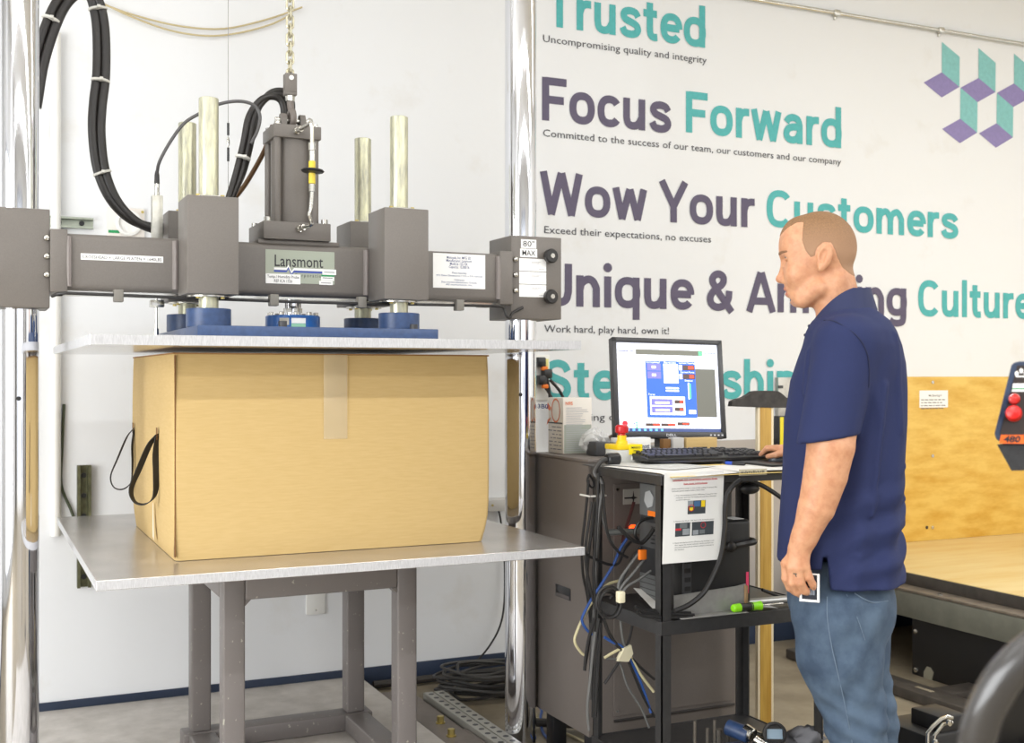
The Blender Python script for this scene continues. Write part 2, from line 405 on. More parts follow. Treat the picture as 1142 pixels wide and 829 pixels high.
tag(MB().tube([(a.x+.005, WY-.01, 1.30), (a.x-.004, WY-.012, 1.1), (a.x-.006, WY-.01, .96), (a.x+.03, WY-.012, .86), (a.x+.05, WY-.012, .80)], 0.006).build('wall_cable', mat('olive_cable', (70, 76, 56), .6)), 'thin olive cable hanging along the white wall conduit', 'cable')
q = at(119, 231, Y=WY); q2 = at(161, 262, Y=WY)
t = thing('wall_plate', 'square off-white wall plate with a round disc behind the hoses', 'wall plate', (q.x, WY, q2.z))
Bx((q.x, WY-0.014, q2.z-0.03), (q2.x, WY, q.z), 0.004).build('plate', mat('plate_white', (232, 226, 218), .5), t)
c = ((q.x+q2.x)/2+0.01, WY-0.014, (q.z+q2.z)/2-0.01)
MB().turn(c, [(.055, 0), (.055, .012), (.042, .014), (.042, .004), (.0, .004)], (0, -1, 0), 32).build('disc', white_plastic, t)
Bx((q.x+0.005, WY-0.016, q2.z+0.0), (q.x+0.05, WY-0.013, q2.z+0.012)).build('green_mark', mat('green', (40, 150, 90), .5), t)
MB().cyl((q2.x-0.01, WY-0.018, q.z-0.015), (q2.x-0.01, WY-0.013, q.z-0.015), 0.006, None, 10).build('screw', brass, t)
q = at(341, 686, Y=WY); q2 = at(362, 659, Y=WY)
t = thing('blank_plate', 'blank white wall plate low on the wall between the stand legs', 'wall plate', (q.x, WY, q.z))
Bx((q.x, WY-0.012, q.z), (q2.x, WY, q2.z), 0.004).build('plate', white_plastic, t)
MB().cyl(((q.x+q2.x)/2, WY-0.014, q.z+0.02), ((q.x+q2.x)/2, WY-0.011, q.z+0.02), 0.004, None, 8).build('screw', steel, t)
q = at(545, 571, Y=WY-.1); q2 = at(566, 557, Y=WY-.1)
t = thing('junction_box', 'small grey-white surface box on the wall just behind the chrome post', 'junction box', (q.x, WY, q.z))
Bx((q.x, WY-.1, q.z), (q2.x+0.03, WY, q2.z), 0.004).build('case', mat('box_grey', (196, 194, 190), .5), t)
MB().cyl((q.x+0.02, WY-.102, q.z+0.03), (q.x+0.02, WY-.098, q.z+0.03), 0.006, None, 8).build('screw', brass, t)
# loose tan wires sagging on the wall
def wallcurve(pts, r, name, m_, label, cat, group=None, dy=0.02):
    return tag(MB().tube([at(u, v, Y=WY-dy) for u, v in pts], r, 6).build(name, m_), label, cat, group)
tan = mat('tan_wire', (196, 180, 138), .6)
wallcurve([(113, 4), (150, 17), (200, 29), (250, 32), (300, 21), (337, 8)], .004, 'wall_wire', tan, 'upper of two tan wires sagging across the white wall', 'wire')
wallcurve([(113, 3), (150, 20), (190, 34), (230, 40), (265, 37), (300, 28), (322, 18)], .004, 'wall_wire', tan, 'lower of two tan wires sagging across the white wall', 'wire')
# socket with plugs beside the post
q = at(602, 440, Y=WY); q2 = at(612, 396, Y=WY)
t = thing('power_socket', 'white wall socket with black plugs beside the large teal S', 'socket', (q.x, WY, q.z))
Bx((q.x-0.06, WY-0.01, q.z-0.03), (q2.x, WY, q2.z), 0.003).build('plate', white_plastic, t)
Bx((q2.x-0.03, WY-0.02, q2.z-0.085), (q2.x-0.01, WY-0.008, q2.z-0.02), 0.003).build('outlet', mat('ivory', (232, 222, 140), .5), t)
orange = mat('orange', (240, 122, 30), .5)
for k, (u, v) in enumerate(((603, 404), (604, 424), (610, 417))):
    p = at(u, v, Y=WY-0.03)
    c = thing('power_plug', ('black power plug in the upper outlet of the wall socket', 'black power plug low in the wall socket', 'black power plug nearest the teal S of the wall socket')[k], 'plug', p)
    MB().box((p.x-.028, WY-.06, p.z-.024), (p.x+.018, WY-.012, p.z+.024), .008).build('housing', black_plastic, c)
    if k < 2: MB().box((p.x-.004, WY-.058, p.z-.042), (p.x+.028, WY-.03, p.z-.02), .006).build('strain_relief', orange, c)
    MB().tube([(p.x+.01, WY-.045, p.z-.03), (p.x+.03+.02*k, WY-.05, p.z-.1), (p.x+.045+.035*k, WY-.05, p.z-.22), (p.x+.05+.04*k, WY-.05, p.z-.4)], .008).build('cord', black_rubber, c)
# ================================================================ THE COMPRESSION MACHINE
MX, MY = 1.06, 4.18
# chrome posts
def post(x, label):
    t = thing('steel_post', label, 'machine post', (x, MY, FLOOR), group='chrome posts of the press')
    Cy((x, MY, FLOOR), (x, MY, 4.0), 0.0625, 64).build('tube', chrome, t)
    z = 1.345; d = Vector((-x, -MY, 0)).normalized()*0.0605
    Cy((x+d.x, MY+d.y, z), (x+d.x*1.06, MY+d.y*1.06, z), .0075, 12).build('plug_screw', black_plastic, t)
post(0.142, 'tall chrome machine post holding the grey clamp block without stickers')
post(1.976, 'tall chrome machine post holding the clamp block marked 80 MAX')

# crosshead -------------------------------------------------------------------
ch = thing('crosshead', 'grey steel crosshead beam bolted between the two chrome posts', 'press crosshead', (MX, MY, 1.70))
BF, BB = 4.07, 4.29
Bx((0.24, BF, 1.700), (1.875, BB, 1.887), 0.022, 4).build('beam', grey_paint, ch)
Bx((0.26, BF+0.03, 1.692), (1.86, BB-0.03, 1.701)).build('under_strip', steel, ch)
for x0, x1 in ((0.012, 0.2315), (1.886, 2.104)):
    Bx((x0, 4.075, 1.640), (x1, 4.285, 1.961), 0.003).build('clamp_block', grey_paint, ch)
for x0, x1 in ((0.2315, 0.285), (1.832, 1.886)):
    Bx((x0, BF-0.012, 1.692), (x1, BB+0.01, 1.897), 0.004).build('end_plate', grey_paint, ch)
dome = steel
for x in (0.222, 1.903):
    for z in (1.868, 1.808, 1.748):
        MB().turn((x, 4.075, z), [(.011, 0), (.011, .004), (.008, .010), (.003, .0125)], (0, -1, 0), 16).build('round_bolt', dome, ch)
wg = mat('weld_bead', (132, 124, 120), .5, bump=.6, bscale=90)
for x in (0.288, 0.628, 1.302, 1.829):
    MB().tube([(x, BF-.001, 1.712), (x, BF-.003, 1.76), (x, BF-.003, 1.83), (x, BF-.001, 1.876)], .0105, 8).build('weld_bead', wg, ch)
for x0, x1 in ((0.637, 0.804), (1.310, 1.475)):
    for y0, y1 in ((3.885, BF), (BB, 4.475)):
        Bx((x0, y0, 1.688), (x1, y1, 2.010), 0.003).build('guide_block', grey_paint, ch)
        c = ((x0+x1)/2, (y0+y1)/2)
        for z0, z1 in ((2.010, 2.016), (1.681, 1.688)):
            fl = Cy((c[0], c[1], z0), (c[0], c[1], z1), .07, 32, .001).build('bushing_flange', steel, ch)
            for k in range(4):
                a = PI/4+k*PI/2; q = (c[0]+.057*math.cos(a), c[1]+.057*math.sin(a))
                z = z1 if z1 > 2 else z0-.005
                Cy((q[0], q[1], z), (q[0], q[1], z+.006), .007, 8).build('bolt', brass, fl)
for x in (1.993, ):
    pass
for z in (1.885, 1.727):
    kx = 2.045
    kb = MB().turn((kx, 4.075, z), [(.012, 0), (.012, .012), (.027, .014), (.028, .034), (.024, .040), (.010, .040)], (0, -1, 0), 24).build('black_knob', black_rubber, ch)
    MB().turn((kx, 4.036, z), [(.010, 0), (.010, .004), (.0, .004)], (0, -1, 0), 6).build('hex_insert', steel, kb)
    kx = 0.02
    kb = MB().turn((kx-.02, 4.075, z), [(.012, 0), (.012, .012), (.022, .014), (.022, .034), (.018, .040), (.0, .040)], (0, -1, 0), 24).build('black_knob', black_rubber, ch)
def card(parent, name, u0, v0, u1, v1, Y, m_=white_label, th=.0012):
    a = at(u0, v1, Y=Y); b = at(u1, v0, Y=Y); b.z = at(u0, v0, Y=Y).z
    return Bx((a.x, Y-th, a.z), (b.x, Y, b.z)).build(name, m_, parent), a, b
def lines_on(card_ob, a, b, Y, rows, m_=ink, name='print'):
    """rows: (text, x fraction start, x fraction end, baseline fraction, height fraction)"""
    mb = MB(); w = b.x-a.x; h = b.z-a.z
    for tx, f0, f1, fb, fh in rows:
        text_mb(tx, (a.x+w*f0, Y, a.z+h*fb), (1, 0, 0), (0, 0, 1), h*fh, w*(f1-f0), .004, mb=mb)
    return mb.build(name, m_, card_ob, smooth=0)
CY_ = 4.075
for (u0, v0, u1, v1, tx) in ((581, 266.8, 598, 276.6, '80"'), (580, 277.2, 599, 286.6, 'MAX')):
    c, a, b = card(ch, 'label', u0, v0, u1, v1, CY_); lines_on(c, a, b, CY_-.0012, [(tx, .12, .88, .2, .62)])
for v0, v1 in ((288, 302), (302.7, 316.5), (317.2, 331)):
    c, a, b = card(ch, 'sticker', 579, v0, 609, v1, CY_)
    mb = MB(); w = b.x-a.x; h = b.z-a.z
    for f, z, l in ((.45, .72, .35), (.45, .62, .28), (.72, .15, .2)): mb.box((a.x+w*f, CY_-.0017, a.z+h*z), (a.x+w*(f+l), CY_-.0012, a.z+h*(z+.03)))
    mb.build('print', mat('pale_print', (170, 168, 172), .6), c)
c, a, b = card(ch, 'weight_label', 90, 282.6, 182, 289.6, BF)
# label follows the level beam: straighten the card between its two ends
lines_on(c, a, b, BF-.0012, [('CROSSHEAD + LARGE PLATEN = 1640LBS', .02, .98, .22, .5)])
c, a, b = card(ch, 'data_plate', 482.8, 282, 541, 320.8, BF)
lines_on(c, a, b, BF-.0012, [('Motopak, Inc. MFG SD', .26, .72, .85, .075), ('Manufacturer: Lansmont', .25, .74, .76, .075), ('Model #: 122-15K', .32, .66, .67, .075),
    ('Capacity: 15,000 lb.', .3, .7, .58, .075), ('Platen Assembly', .36, .64, .42, .05), ('4 ft. Platen Dimensions = 4 ft. x 5 ft. nominal', .06, .94, .34, .05),
    ('Calibration:', .4, .6, .22, .05), ('Date controlled calibrated every 12 months', .16, .84, .15, .05), ('All instruments, Inc.', .24, .76, .08, .05)], blue_ink)
# name plate
sage = mat('sage_plate', (164, 170, 154), .5)
npl, a, b = card(ch, 'name_plate', 296, 278, 373, 315, BF, sage)
lines_on(npl, a, b, BF-.0012, [('Lansmont', .13, .83, .50, .35)], ink, 'logo_lettering')
w = b.x-a.x; h = b.z-a.z
P_ = lambda fx, fz, d: Vector((a.x+w*fx, BF-.0012-d, a.z+h*fz))
def zig(m_, dz, name, hw, d):
    mb = MB(); pts = [(.12, .40), (.30, .40), (.325, .50), (.37, .30), (.405, .40), (.83, .40)]
    for p, q in zip(pts[:-1], pts[1:]):
        mb.quad(P_(p[0], p[1]+dz-hw, d), P_(q[0], q[1]+dz-hw, d), P_(q[0], q[1]+dz+hw, d), P_(p[0], p[1]+dz+hw, d))
    mb.build(name, m_, npl, smooth=0)
zig(white_label, .03, 'white_stripe', .032, .0006); zig(mat('royal_blue', (44, 70, 170), .5), -.045, 'blue_stripe', .026, .0005)
lines_on(npl, a, b, BF-.0012, [('C o r p o r a t i o n', .42, .84, .2, .1)], ink, 'small_lettering')
c, a2, b2 = card(ch, 'probe_label', 296.3, 305, 335, 316, BF-.0016)
lines_on(c, a2, b2, BF-.0028, [('Temp / Humidity Probe', .04, .96, .58, .28), ('REF ICA 1326', .24, .76, .14, .3)])
for (u0, v0, u1, v1, gm) in ((359.5, 300.4, 374.8, 306.5, None), (358, 306.6, 372.6, 313, 1), (356, 313.2, 371, 317.6, None)):
    c, a2, b2 = card(ch, 'inspection_sticker', u0, v0, u1, v1, BF-.0018)
    if gm: Bx((a2.x, BF-.0036, b2.z-.006), (b2.x, BF-.0030, b2.z)).build('green_band', mat('green', (40, 150, 90), .5), c)
    MB().box((a2.x+.006, BF-.0036, (a2.z+b2.z)/2-.0015), (b2.x-.006, BF-.0030, (a2.z+b2.z)/2+.0005)).build('print', ink, c)
# cable clipped under the beam
uc = [(0.236, 4.03, 1.675), (0.26, 4.0, 1.684), (0.32, 3.99, 1.684), (0.55, 3.99, 1.681), (0.8, 3.99, 1.678), (1.06, 3.99, 1.676), (1.3, 3.99, 1.677), (1.6, 4.0, 1.680), (1.80, 4.02, 1.682), (1.835, 4.03, 1.674), (1.845, 4.03, 1.648), (1.865, 4.04, 1.640), (1.885, 4.06, 1.66), (1.93, 4.062, 1.683)]
t = thing('sensor_cable', 'black sensor cable clipped along the underside of the crosshead beam', 'cable', (0.236, 4.03, 1.675))
MB().tube(uc, .0055, 8).build('cord', black_rubber, t)
for x in (0.42, 0.93, 1.245, 1.62):
    Bx((x, 3.975, 1.66), (x+.03, 4.012, 1.70), .003).build('clip', mat('clip_grey', (120, 116, 108), .5), t)

# pressing platen hung from the guide rods ---------------------------------------
pp = thing('pressing_platen', 'large aluminium pressing platen hung under the crosshead on four guide rods', 'press platen', (MX, MY, 1.505))
alum_u = mat('mirror_aluminium', (226, 224, 220), 0.13, 1.0, noise=.06, scale=5, bump=.02, bscale=12)
Bx((0.295, 3.39, 1.505), (1.824, 4.975, 1.5345), .0012, 1).build('platen_plate', mat('platen_aluminium', (232, 232, 232), .2, .9, noise=.05, scale=30, stretch=(.4, 6, 6)), pp)
MB().quad((.296, 3.3896, 1.5055), (1.823, 3.3896, 1.5055), (1.823, 3.3896, 1.534), (.296, 3.3896, 1.534)).quad((.2946, 4.974, 1.5055), (.2946, 3.391, 1.5055), (.2946, 3.391, 1.534), (.2946, 4.974, 1.534)).build('sawn_edge', alum_edge, pp, smooth=0)
Bx((0.648, 3.76, 1.5345), (1.464, 4.60, 1.580), .003).build('mounting_plate', blue_paint, pp)
for x in (0.7205, 1.3925):
    for y in (3.9675, 4.3925):
        Cy((x, y, 1.580), (x, y, 1.643), .0735, 48, .002).build('collar', blue_paint, pp)
        Cy((x, y, 1.643), (x, y, 2.348), .0325, 32, .002).build('guide_rod', greased, pp)
lc = Cy((MX, MY, 1.580), (MX, MY, 1.636), .098, 48, .003).build('load_cell', cell_blue, pp)
for k in range(10):
    a = 2*PI*k/10+.2; q = (MX+.083*math.cos(a), MY+.083*math.sin(a))
    Cy((q[0], q[1], 1.636), (q[0], q[1], 1.648), .0095, 10, .001).build('bolt', steel, lc)
def wrap_label(u0, u1, z0, z1, m_, name):
    mb = MB(); rr = .0986; n = 6; A = math.atan2(at(u0, 360, Y=MY-.09).y-MY, at(u0, 360, Y=MY-.09).x-MX); B = math.atan2(at(u1, 360, Y=MY-.09).y-MY, at(u1, 360, Y=MY-.09).x-MX)
    for k in range(n):
        a, b = A+(B-A)*k/n, A+(B-A)*(k+1)/n
        mb.quad(*[(MX+rr*math.cos(t), MY+rr*math.sin(t), z) for t, z in ((a, z0), (b, z0), (b, z1), (a, z1))])
    mb.build(name, m_, lc)
wrap_label(308, 322.5, 1.6, 1.625, mat('aged_label', (206, 200, 184), .5), 'label'); wrap_label(325, 340, 1.606, 1.625, white_label, 'label'); wrap_label(325, 340, 1.592, 1.605, mat('green_white', (150, 205, 175), .5), 'label')
for x, y in ((.93, 3.8), (1.41, 3.86), (.70, 4.55)):
    Cy((x, y, 1.58), (x, y, 1.60), .014, 12, .001).build('socket_bolt', dark_plastic, pp)

# hydraulic cylinder -------------------------------------------------------------
hc = thing('hydraulic_cylinder', 'grey hydraulic cylinder with tie rods standing on the crosshead', 'hydraulic cylinder', (MX, MY, 1.887))
Bx((.91, 4.078, 1.884), (1.205, 4.305, 1.900), .004).build('base_plate', grey_paint, hc)
Bx((.926, 4.060, 1.900), (1.168, 4.300, 1.963), .003).build('lower_flange', grey_paint, hc)
CXx = 1.055
Cy((CXx, MY, 1.963), (CXx, MY, 2.267), .0745, 48).build('barrel', grey_paint, hc)
Bx((.970, 4.092, 2.267), (1.142, 4.268, 2.314), .003).build('upper_flange', grey_paint, hc)
for sx in (-1, 1):
    for sy in (-1, 1):
        Cy((CXx+sx*.068, MY+sy*.068, 1.963), (CXx+sx*.068, MY+sy*.068, 2.267), .0135, 16).build('tie_rod', grey_paint, hc)
        Cy((CXx+sx*.068, MY+sy*.068, 2.314), (CXx+sx*.068, MY+sy*.068, 2.326), .011, 12, .001).build('tie_nut', steel, hc)
        Cy((1.047+sx*.103, MY+sy*.1, 1.963), (1.047+sx*.103, MY+sy*.1, 1.979), .012, 12, .001).build('flange_bolt', steel, hc)
Cy((MX, MY, 1.636), (MX, MY, 1.70), .03, 32).build('piston_rod', chrome, hc)
Cy((MX, MY, 1.648), (MX, MY, 1.664), .034, 6).build('rod_nut', steel, hc)
for x in (CXx-.042, CXx+.028):
    MB().prism([(x, MY-.025, 2.312), (x, MY+.025, 2.312), (x, MY+.025, 2.35), (x, MY+.012, 2.368), (x, MY-.012, 2.368), (x, MY-.025, 2.35)], (.02, 0, 0)).build('clevis_ear', grey_paint, hc)
Cy((CXx-.06, MY, 2.345), (CXx+.062, MY, 2.345), .010, 16).build('clevis_pin', steel, hc)
# oil line with shut-off valve in front
FY = 4.055
p0 = at(331, 143, Y=FY+.035); p1 = at(348, 134, Y=3.985); p2 = at(349, 162, Y=3.98)
def fitting(p, d, parent, r=.013):
    p = Vector(p); d = Vector(d).normalized()
    f = MB(); f.cyl(p, p+d*.014, r, None, 6); f.cyl(p+d*.014, p+d*.022, r*.75, None, 16); f.cyl(p+d*.022, p+d*.036, r*.9, None, 6)
    return f.build('pipe_fitting', steel, parent)
pu = Vector((1.047, 4.092, 2.29)); fitting(pu, (.35, -1, .12), hc)
top = at(347.5, 136, Y=3.985); mid = at(348, 160, Y=3.985); bot = at(346.5, 232, Y=3.985); pl = Vector((1.049, 4.060, 1.938)); fitting(pl, (.35, -1, .12), hc)
MB().tube([pu+Vector((.012, -.034, .004)), pu+Vector((.035, -.08, .02)), top+Vector((-.008, 0, .006)), top+Vector((0, 0, -.012)), mid], .0068, 10).build('oil_pipe', steel, hc)
MB().tube([at(348, 214, Y=3.985), bot, at(345, 240, Y=3.985), pl+Vector((.03, -.065, .01)), pl+Vector((.012, -.034, .004))], .0068, 10).build('oil_pipe', steel, hc)
def colx(v0, v1, r, m_, name, n=16):
    a = at(348, v0, Y=3.985); b = at(348, v1, Y=3.985); return Cy((a.x, a.y, b.z), (a.x, a.y, a.z), r, n, .001).build(name, m_, hc)
colx(159, 168, .0125, steel, 'pipe_coupling', 6); colx(168, 180, .0105, steel, 'pipe_coupling'); colx(180, 205, .012, mat('yellow_brass', (226, 200, 60), .35), 'valve_body')
colx(205, 214, .0105, steel, 'pipe_coupling', 6)
q = at(348.5, 191, Y=3.985); MB().turn((q.x, q.y, q.z-.008), [(.012, 0), (.036, .004), (.041, .009), (.036, .014), (.012, .017)], (0.05, 0, 1), 28).build('valve_handle', black_plastic, hc)

# chain and hook block -------------------------------------------------------------
CHX, CHY = at(323.5, 90, Y=MY).x, MY
lch = thing('lifting_chain', 'bright steel lifting chain with a grey yoke above the cylinder', 'chain', (CHX, CHY, 2.36))
MB().box((CHX-.022, CHY-.018, 2.445), (CHX+.022, CHY-.006, 2.515), .003).box((CHX-.022, CHY+.006, 2.445), (CHX+.022, CHY+.018, 2.515), .003).box((CHX-.022, CHY-.018, 2.436), (CHX+.022, CHY+.018, 2.452), .003).build('yoke', grey_paint, lch)
Cy((CHX, CHY-.022, 2.498), (CHX, CHY+.022, 2.498), .0085, 14).build('yoke_pin', white_plastic, lch)
Cy((CHX, CHY, 2.416), (CHX, CHY, 2.436), .017, 6).build('yoke_nut', steel, lch)
ring = []
for k in range(20):
    a = 2*PI*k/20; ring.append((CXx+.0, CHY+.03*math.cos(a), 2.352+.03*math.sin(a)))
MB().tube(ring, .012, 10, smooth=False, closed=True).tube([(CXx, CHY, 2.38), (CHX, CHY, 2.416)], .013, 10, smooth=False).build('eye_bolt', mat('cast_grey', (112, 104, 98), .45), lch)
zc = 2.51
pitch = .0325
def link_pts(n=10, l=.0125, w=.0115):
    out = [(w*math.cos(PI*k/n), l+w*math.sin(PI*k/n)) for k in range(n+1)]+[(w*math.cos(PI+PI*k/n), -l+w*math.sin(PI+PI*k/n)) for k in range(n+1)]
    return out
lk = [MB().tube([((x, 0, z) if i == 0 else (0, x, z)) for x, z in link_pts()], .0045, 8, smooth=False, closed=True).build('link', mat('zinc_chain', (190, 184, 160), .28, .9), lch, local=True) for i in (0, 1)]
base = world_loc(lch)
lk[0].location = Vector((CHX, CHY, zc))-base; lk[1].location = Vector((CHX, CHY, zc+pitch))-base
for k in range(2, 46):
    c = lk[k % 2].copy(); COL.objects.link(c); c.parent = lch; c.location = Vector((CHX, CHY, zc+k*pitch))-base

# hoses ----------------------------------------------------------------------------
hose_m = mat('hose_rubber', (40, 37, 35), .38, bump=.05, bscale=300)
tie_m = mat('cable_tie', (214, 212, 204), .5)
def hose_set(name, label, pts, offs, r, ties, group=None, extra=None):
    t = thing(name, label, 'hose', pts[0])
    for k, (dx, dz) in enumerate(offs):
        MB().tube([Vector(p)+Vector((dx*(1 if i else .6), dz*.3, dz)) for i, p in enumerate(pts)], r, 12, step=8).build('hose', hose_m, t)
    for p, d, rr in ties:
        d = Vector(d).normalized(); p = Vector(p)
        MB().turn(p-d*.004, [(rr, 0), (rr+.002, .001), (rr+.002, .008), (rr, .009)], d, 20).box((p.x-.006, p.y-rr-.012, p.z-.005), (p.x+.006, p.y-rr, p.z+.005), .001).build('cable_tie', tie_m, t)
    return t
HYY = 4.42
hp = [at(u, v, Y=HYY) for u, v in ((38, 118), (46, 62), (66, 8), (88, -12), (104, -4), (112, 28), (113, 80), (109, 118), (108, 150), (113, 190), (126, 222), (146, 244), (168, 254), (192, 256))]
tz = lambda u, v, u2, v2: (at(u, v, Y=HYY), at(u2, v2, Y=HYY)-at(u, v, Y=HYY), .031)
hose_set('hydraulic_hose', 'thick black pair of tied hoses looping from the chrome post down to the crosshead', hp, ((-.0145, .006), (.0145, -.006)), .0165,
         [tz(57, 22, 61, 12), tz(109, 10, 112, 28), tz(112, 90, 111, 100), tz(114, 193, 117, 201)])
hp = [at(u, v, Y=4.26) for u, v in ((256, 224), (266, 196), (275, 160), (281, 130), (293, 112), (306, 107), (317, 112), (320, 128), (314, 150))]
tz2 = lambda u, v, u2, v2: (at(u, v, Y=4.25), at(u2, v2, Y=4.25)-at(u, v, Y=4.25), .026)
hose_set('hydraulic_hose', 'black bundle of hoses arching from the guide block to the cylinder head', hp, ((-.012, -.004), (.010, .006), (.02, .022)), .0125, [tz2(271, 176, 273, 168)])
t = tag(MB().tube([at(u, v, Y=4.33) for u, v in ((258, 226), (272, 208), (282, 192), (292, 174), (298, 160), (304, 140))], .009, 8).build('oil_hose', mat('hose_amber_stripe', (92, 62, 28), .45)), 'thin dark amber-striped hose rising behind the cylinder barrel', 'hose')
# position sensor
SX, SY = .568, 4.10
s0 = at(175, 262, Y=4.24)
ps = thing('position_sensor', 'slim square silver position sensor standing on the crosshead beam', 'sensor', (s0.x, 4.24, 1.88))
Bx((s0.x-.018, 4.222, 1.880), (s0.x+.018, 4.258, 2.052), .003).build('body', mat('sensor_silver', (206, 204, 194), .35, .8, noise=.1, scale=30), ps)
MB().turn((s0.x, 4.24, 2.052), [(.009, 0), (.009, .012), (.0075, .013), (.0085, .02), (.0085, .034), (.0075, .044)], (0, 0, 1), 18).build('connector', steel, ps)
MB().turn((s0.x, 4.24, 2.094), [(.0095, 0), (.0085, .03), (.006, .045)], (0, 0, 1), 14).build('strain_relief', black_rubber, ps)
MB().tube([(s0.x, 4.24, 2.13)]+[at(u, v, Y=4.2) for u, v in ((178, 180), (190, 158), (205, 138), (222, 127), (245, 116), (268, 113), (284, 118), (290, 130), (287, 146), (280, 160))], .006, 8).build('lead', mat('grey_lead', (84, 82, 82), .45), ps)
MB().cyl((s0.x-.002, 4.24, 1.535), (s0.x-.002, 4.24, 1.70), .0045, None, 10).cyl((s0.x-.002, 4.24, 1.555), (s0.x-.002, 4.24, 1.585), .009, None, 10).box((s0.x-.024, 4.225, 1.66), (s0.x+.024, 4.255, 1.685), .003).build('plunger_rod', steel, ps)
# plumb wire
q = at(254.5, 150, Y=4.3)
pw = thing('hanging_wire', 'hair-thin hanging wire with a black sleeve beside the tall guide rod', 'wire', (q.x, 4.3, 2.0))
Cy((q.x, 4.3, 1.95), (q.x, 4.3, 4.0), .0012, 6).build('wire', mat('wire_grey', (150, 148, 144), .5), pw)
a = at(254.5, 180, Y=4.3).z
MB().cyl((q.x, 4.3, a), (q.x, 4.3, a+.05), .0045, None, 10).cyl((q.x, 4.3, a+.095), (q.x, 4.3, a+.14), .0045, None, 10).build('sleeve', black_plastic, pw)
MB().turn((q.x, 4.3, a+.055), [(.003, 0), (.006, .012), (.006, .02), (.003, .032)], (0, 0, 1), 10).build('swivel', steel, pw)

# lower support plate, stand, base ---------------------------------------------------
sp = thing('support_plate', 'large lower aluminium plate carrying the cardboard box', 'support plate', (MX, MY, .825))
mb = MB().use(mat('plate_top_aluminium', (204, 200, 196), .27, .72, noise=.1, scale=7, bump=.02, bscale=160)).box((.311, 3.385, .8265), (1.835, 4.975, .855), .0012, 1)
mb.build('plate', None, sp)
MB().quad((.312, 3.3846, .828), (1.834, 3.3846, .828), (1.834, 3.3846, .8535), (.312, 3.3846, .8535)).quad((.3106, 4.974, .828), (.3106, 3.386, .828), (.3106, 3.386, .8535), (.3106, 4.974, .8535)).build('sawn_edge', alum_edge, sp, smooth=0)
st = thing('steel_stand', 'grey welded steel stand with chipped paint under the lower plate', 'machine stand', (1.08, 4.15, .02))
LX = (.744, 1.343); LYs = (3.84, 4.44); LW = .072
for x in LX:
    for y in LYs:
        l = Bx((x, y, .088), (x+LW, y+LW, .826), .007, 3).build('leg', frame_paint, st)
for y in LYs:
    Bx((LX[0]+LW, y, .682), (LX[1], y+LW, .826), .006, 3).build('top_rail', frame_paint, st)
    Bx((LX[0]-.03, y-.012, .0205), (LX[1]+LW+.03, y+LW+.012, .088), .006, 3).build('foot_rail', frame_paint, st)
for x in LX:
    Bx((x, LYs[0]+LW, .682), (x+LW, LYs[1], .826), .006, 3).build('top_rail', frame_paint, st)
    Bx((x-.012, LYs[0]+LW+.012, .0205), (x+LW+.012, LYs[1]-.012, .087), .006, 3).build('foot_rail', frame_paint, st)
for x in LX:
    for s in (0, 1):
        cx = x+LW if x == LX[0] else x; sg = 1 if x == LX[0] else -1
        for y in LYs: 
            if s == 0: MB().prism([(cx, y+.004, .682), (cx+sg*.02, y+.004, .682), (cx, y+.004, .662)], (0, LW-.008, 0)).build('corner_gusset', frame_paint, st)
bs = thing('machine_base', 'pale grey steel base slab under the press with bolted flange', 'machine base', (MX, 4.2, FLOOR))
slab = mat('slab_grey', (210, 204, 197), .55, c2=(186, 180, 172), scale=9, bump=.06, bscale=60)
flange = mat('flange_taupe', (128, 118, 110), .55, noise=.1, scale=12)
Bx((-.35, 2.2, FLOOR), (1.64, WY-.012, .02), .003).build('slab', slab, bs)
MB().box((1.642, 2.2, FLOOR), (1.80, 5.0, -.005), .003).box((1.80, 2.2, FLOOR), (1.817, 4.35, -.006), .003).build('flange', flange, bs)
for x, y in ((1.745, 4.46), (1.72, 4.28)):
    q = Cy((x, y, -.005), (x, y, -.001), .02, 20).build('washer', brass, bs); Cy((x, y, -.001), (x, y, .024), .0145, 6, .001).build('anchor_bolt', brass, q)
q1 = at(484, 778, Z=.03); 
ps2 = thing('perforated_strut', 'pale perforated metal strip lying on the floor beside the machine base', 'perforated strip', (1.87, 4.4, FLOOR))
pm = mat('strip_zinc', (176, 174, 166), .45, .5)
X0s = 1.82
mbs = MB().box((X0s, 3.2, -.0+.002), (X0s+.045, 4.86, .012), .002).box((X0s+.05, 3.2, .002), (X0s+.095, 4.86, .012), .002).box((X0s, 3.2, FLOOR+.001), (X0s+.004, 4.86, .004)).box((X0s+.091, 3.2, FLOOR+.001), (X0s+.095, 4.86, .004))
mbs.build('strip', pm, ps2)
for k in range(24):
    for dx in (.0225, .0725):
        y = 4.82-k*.062
        MB().turn((X0s+dx, y, .0115), [(.0, 0), (.012, .0), (.012, .0012), (0, .0012)], (0, 0, 1), 10).build('hole', black_plastic, ps2)

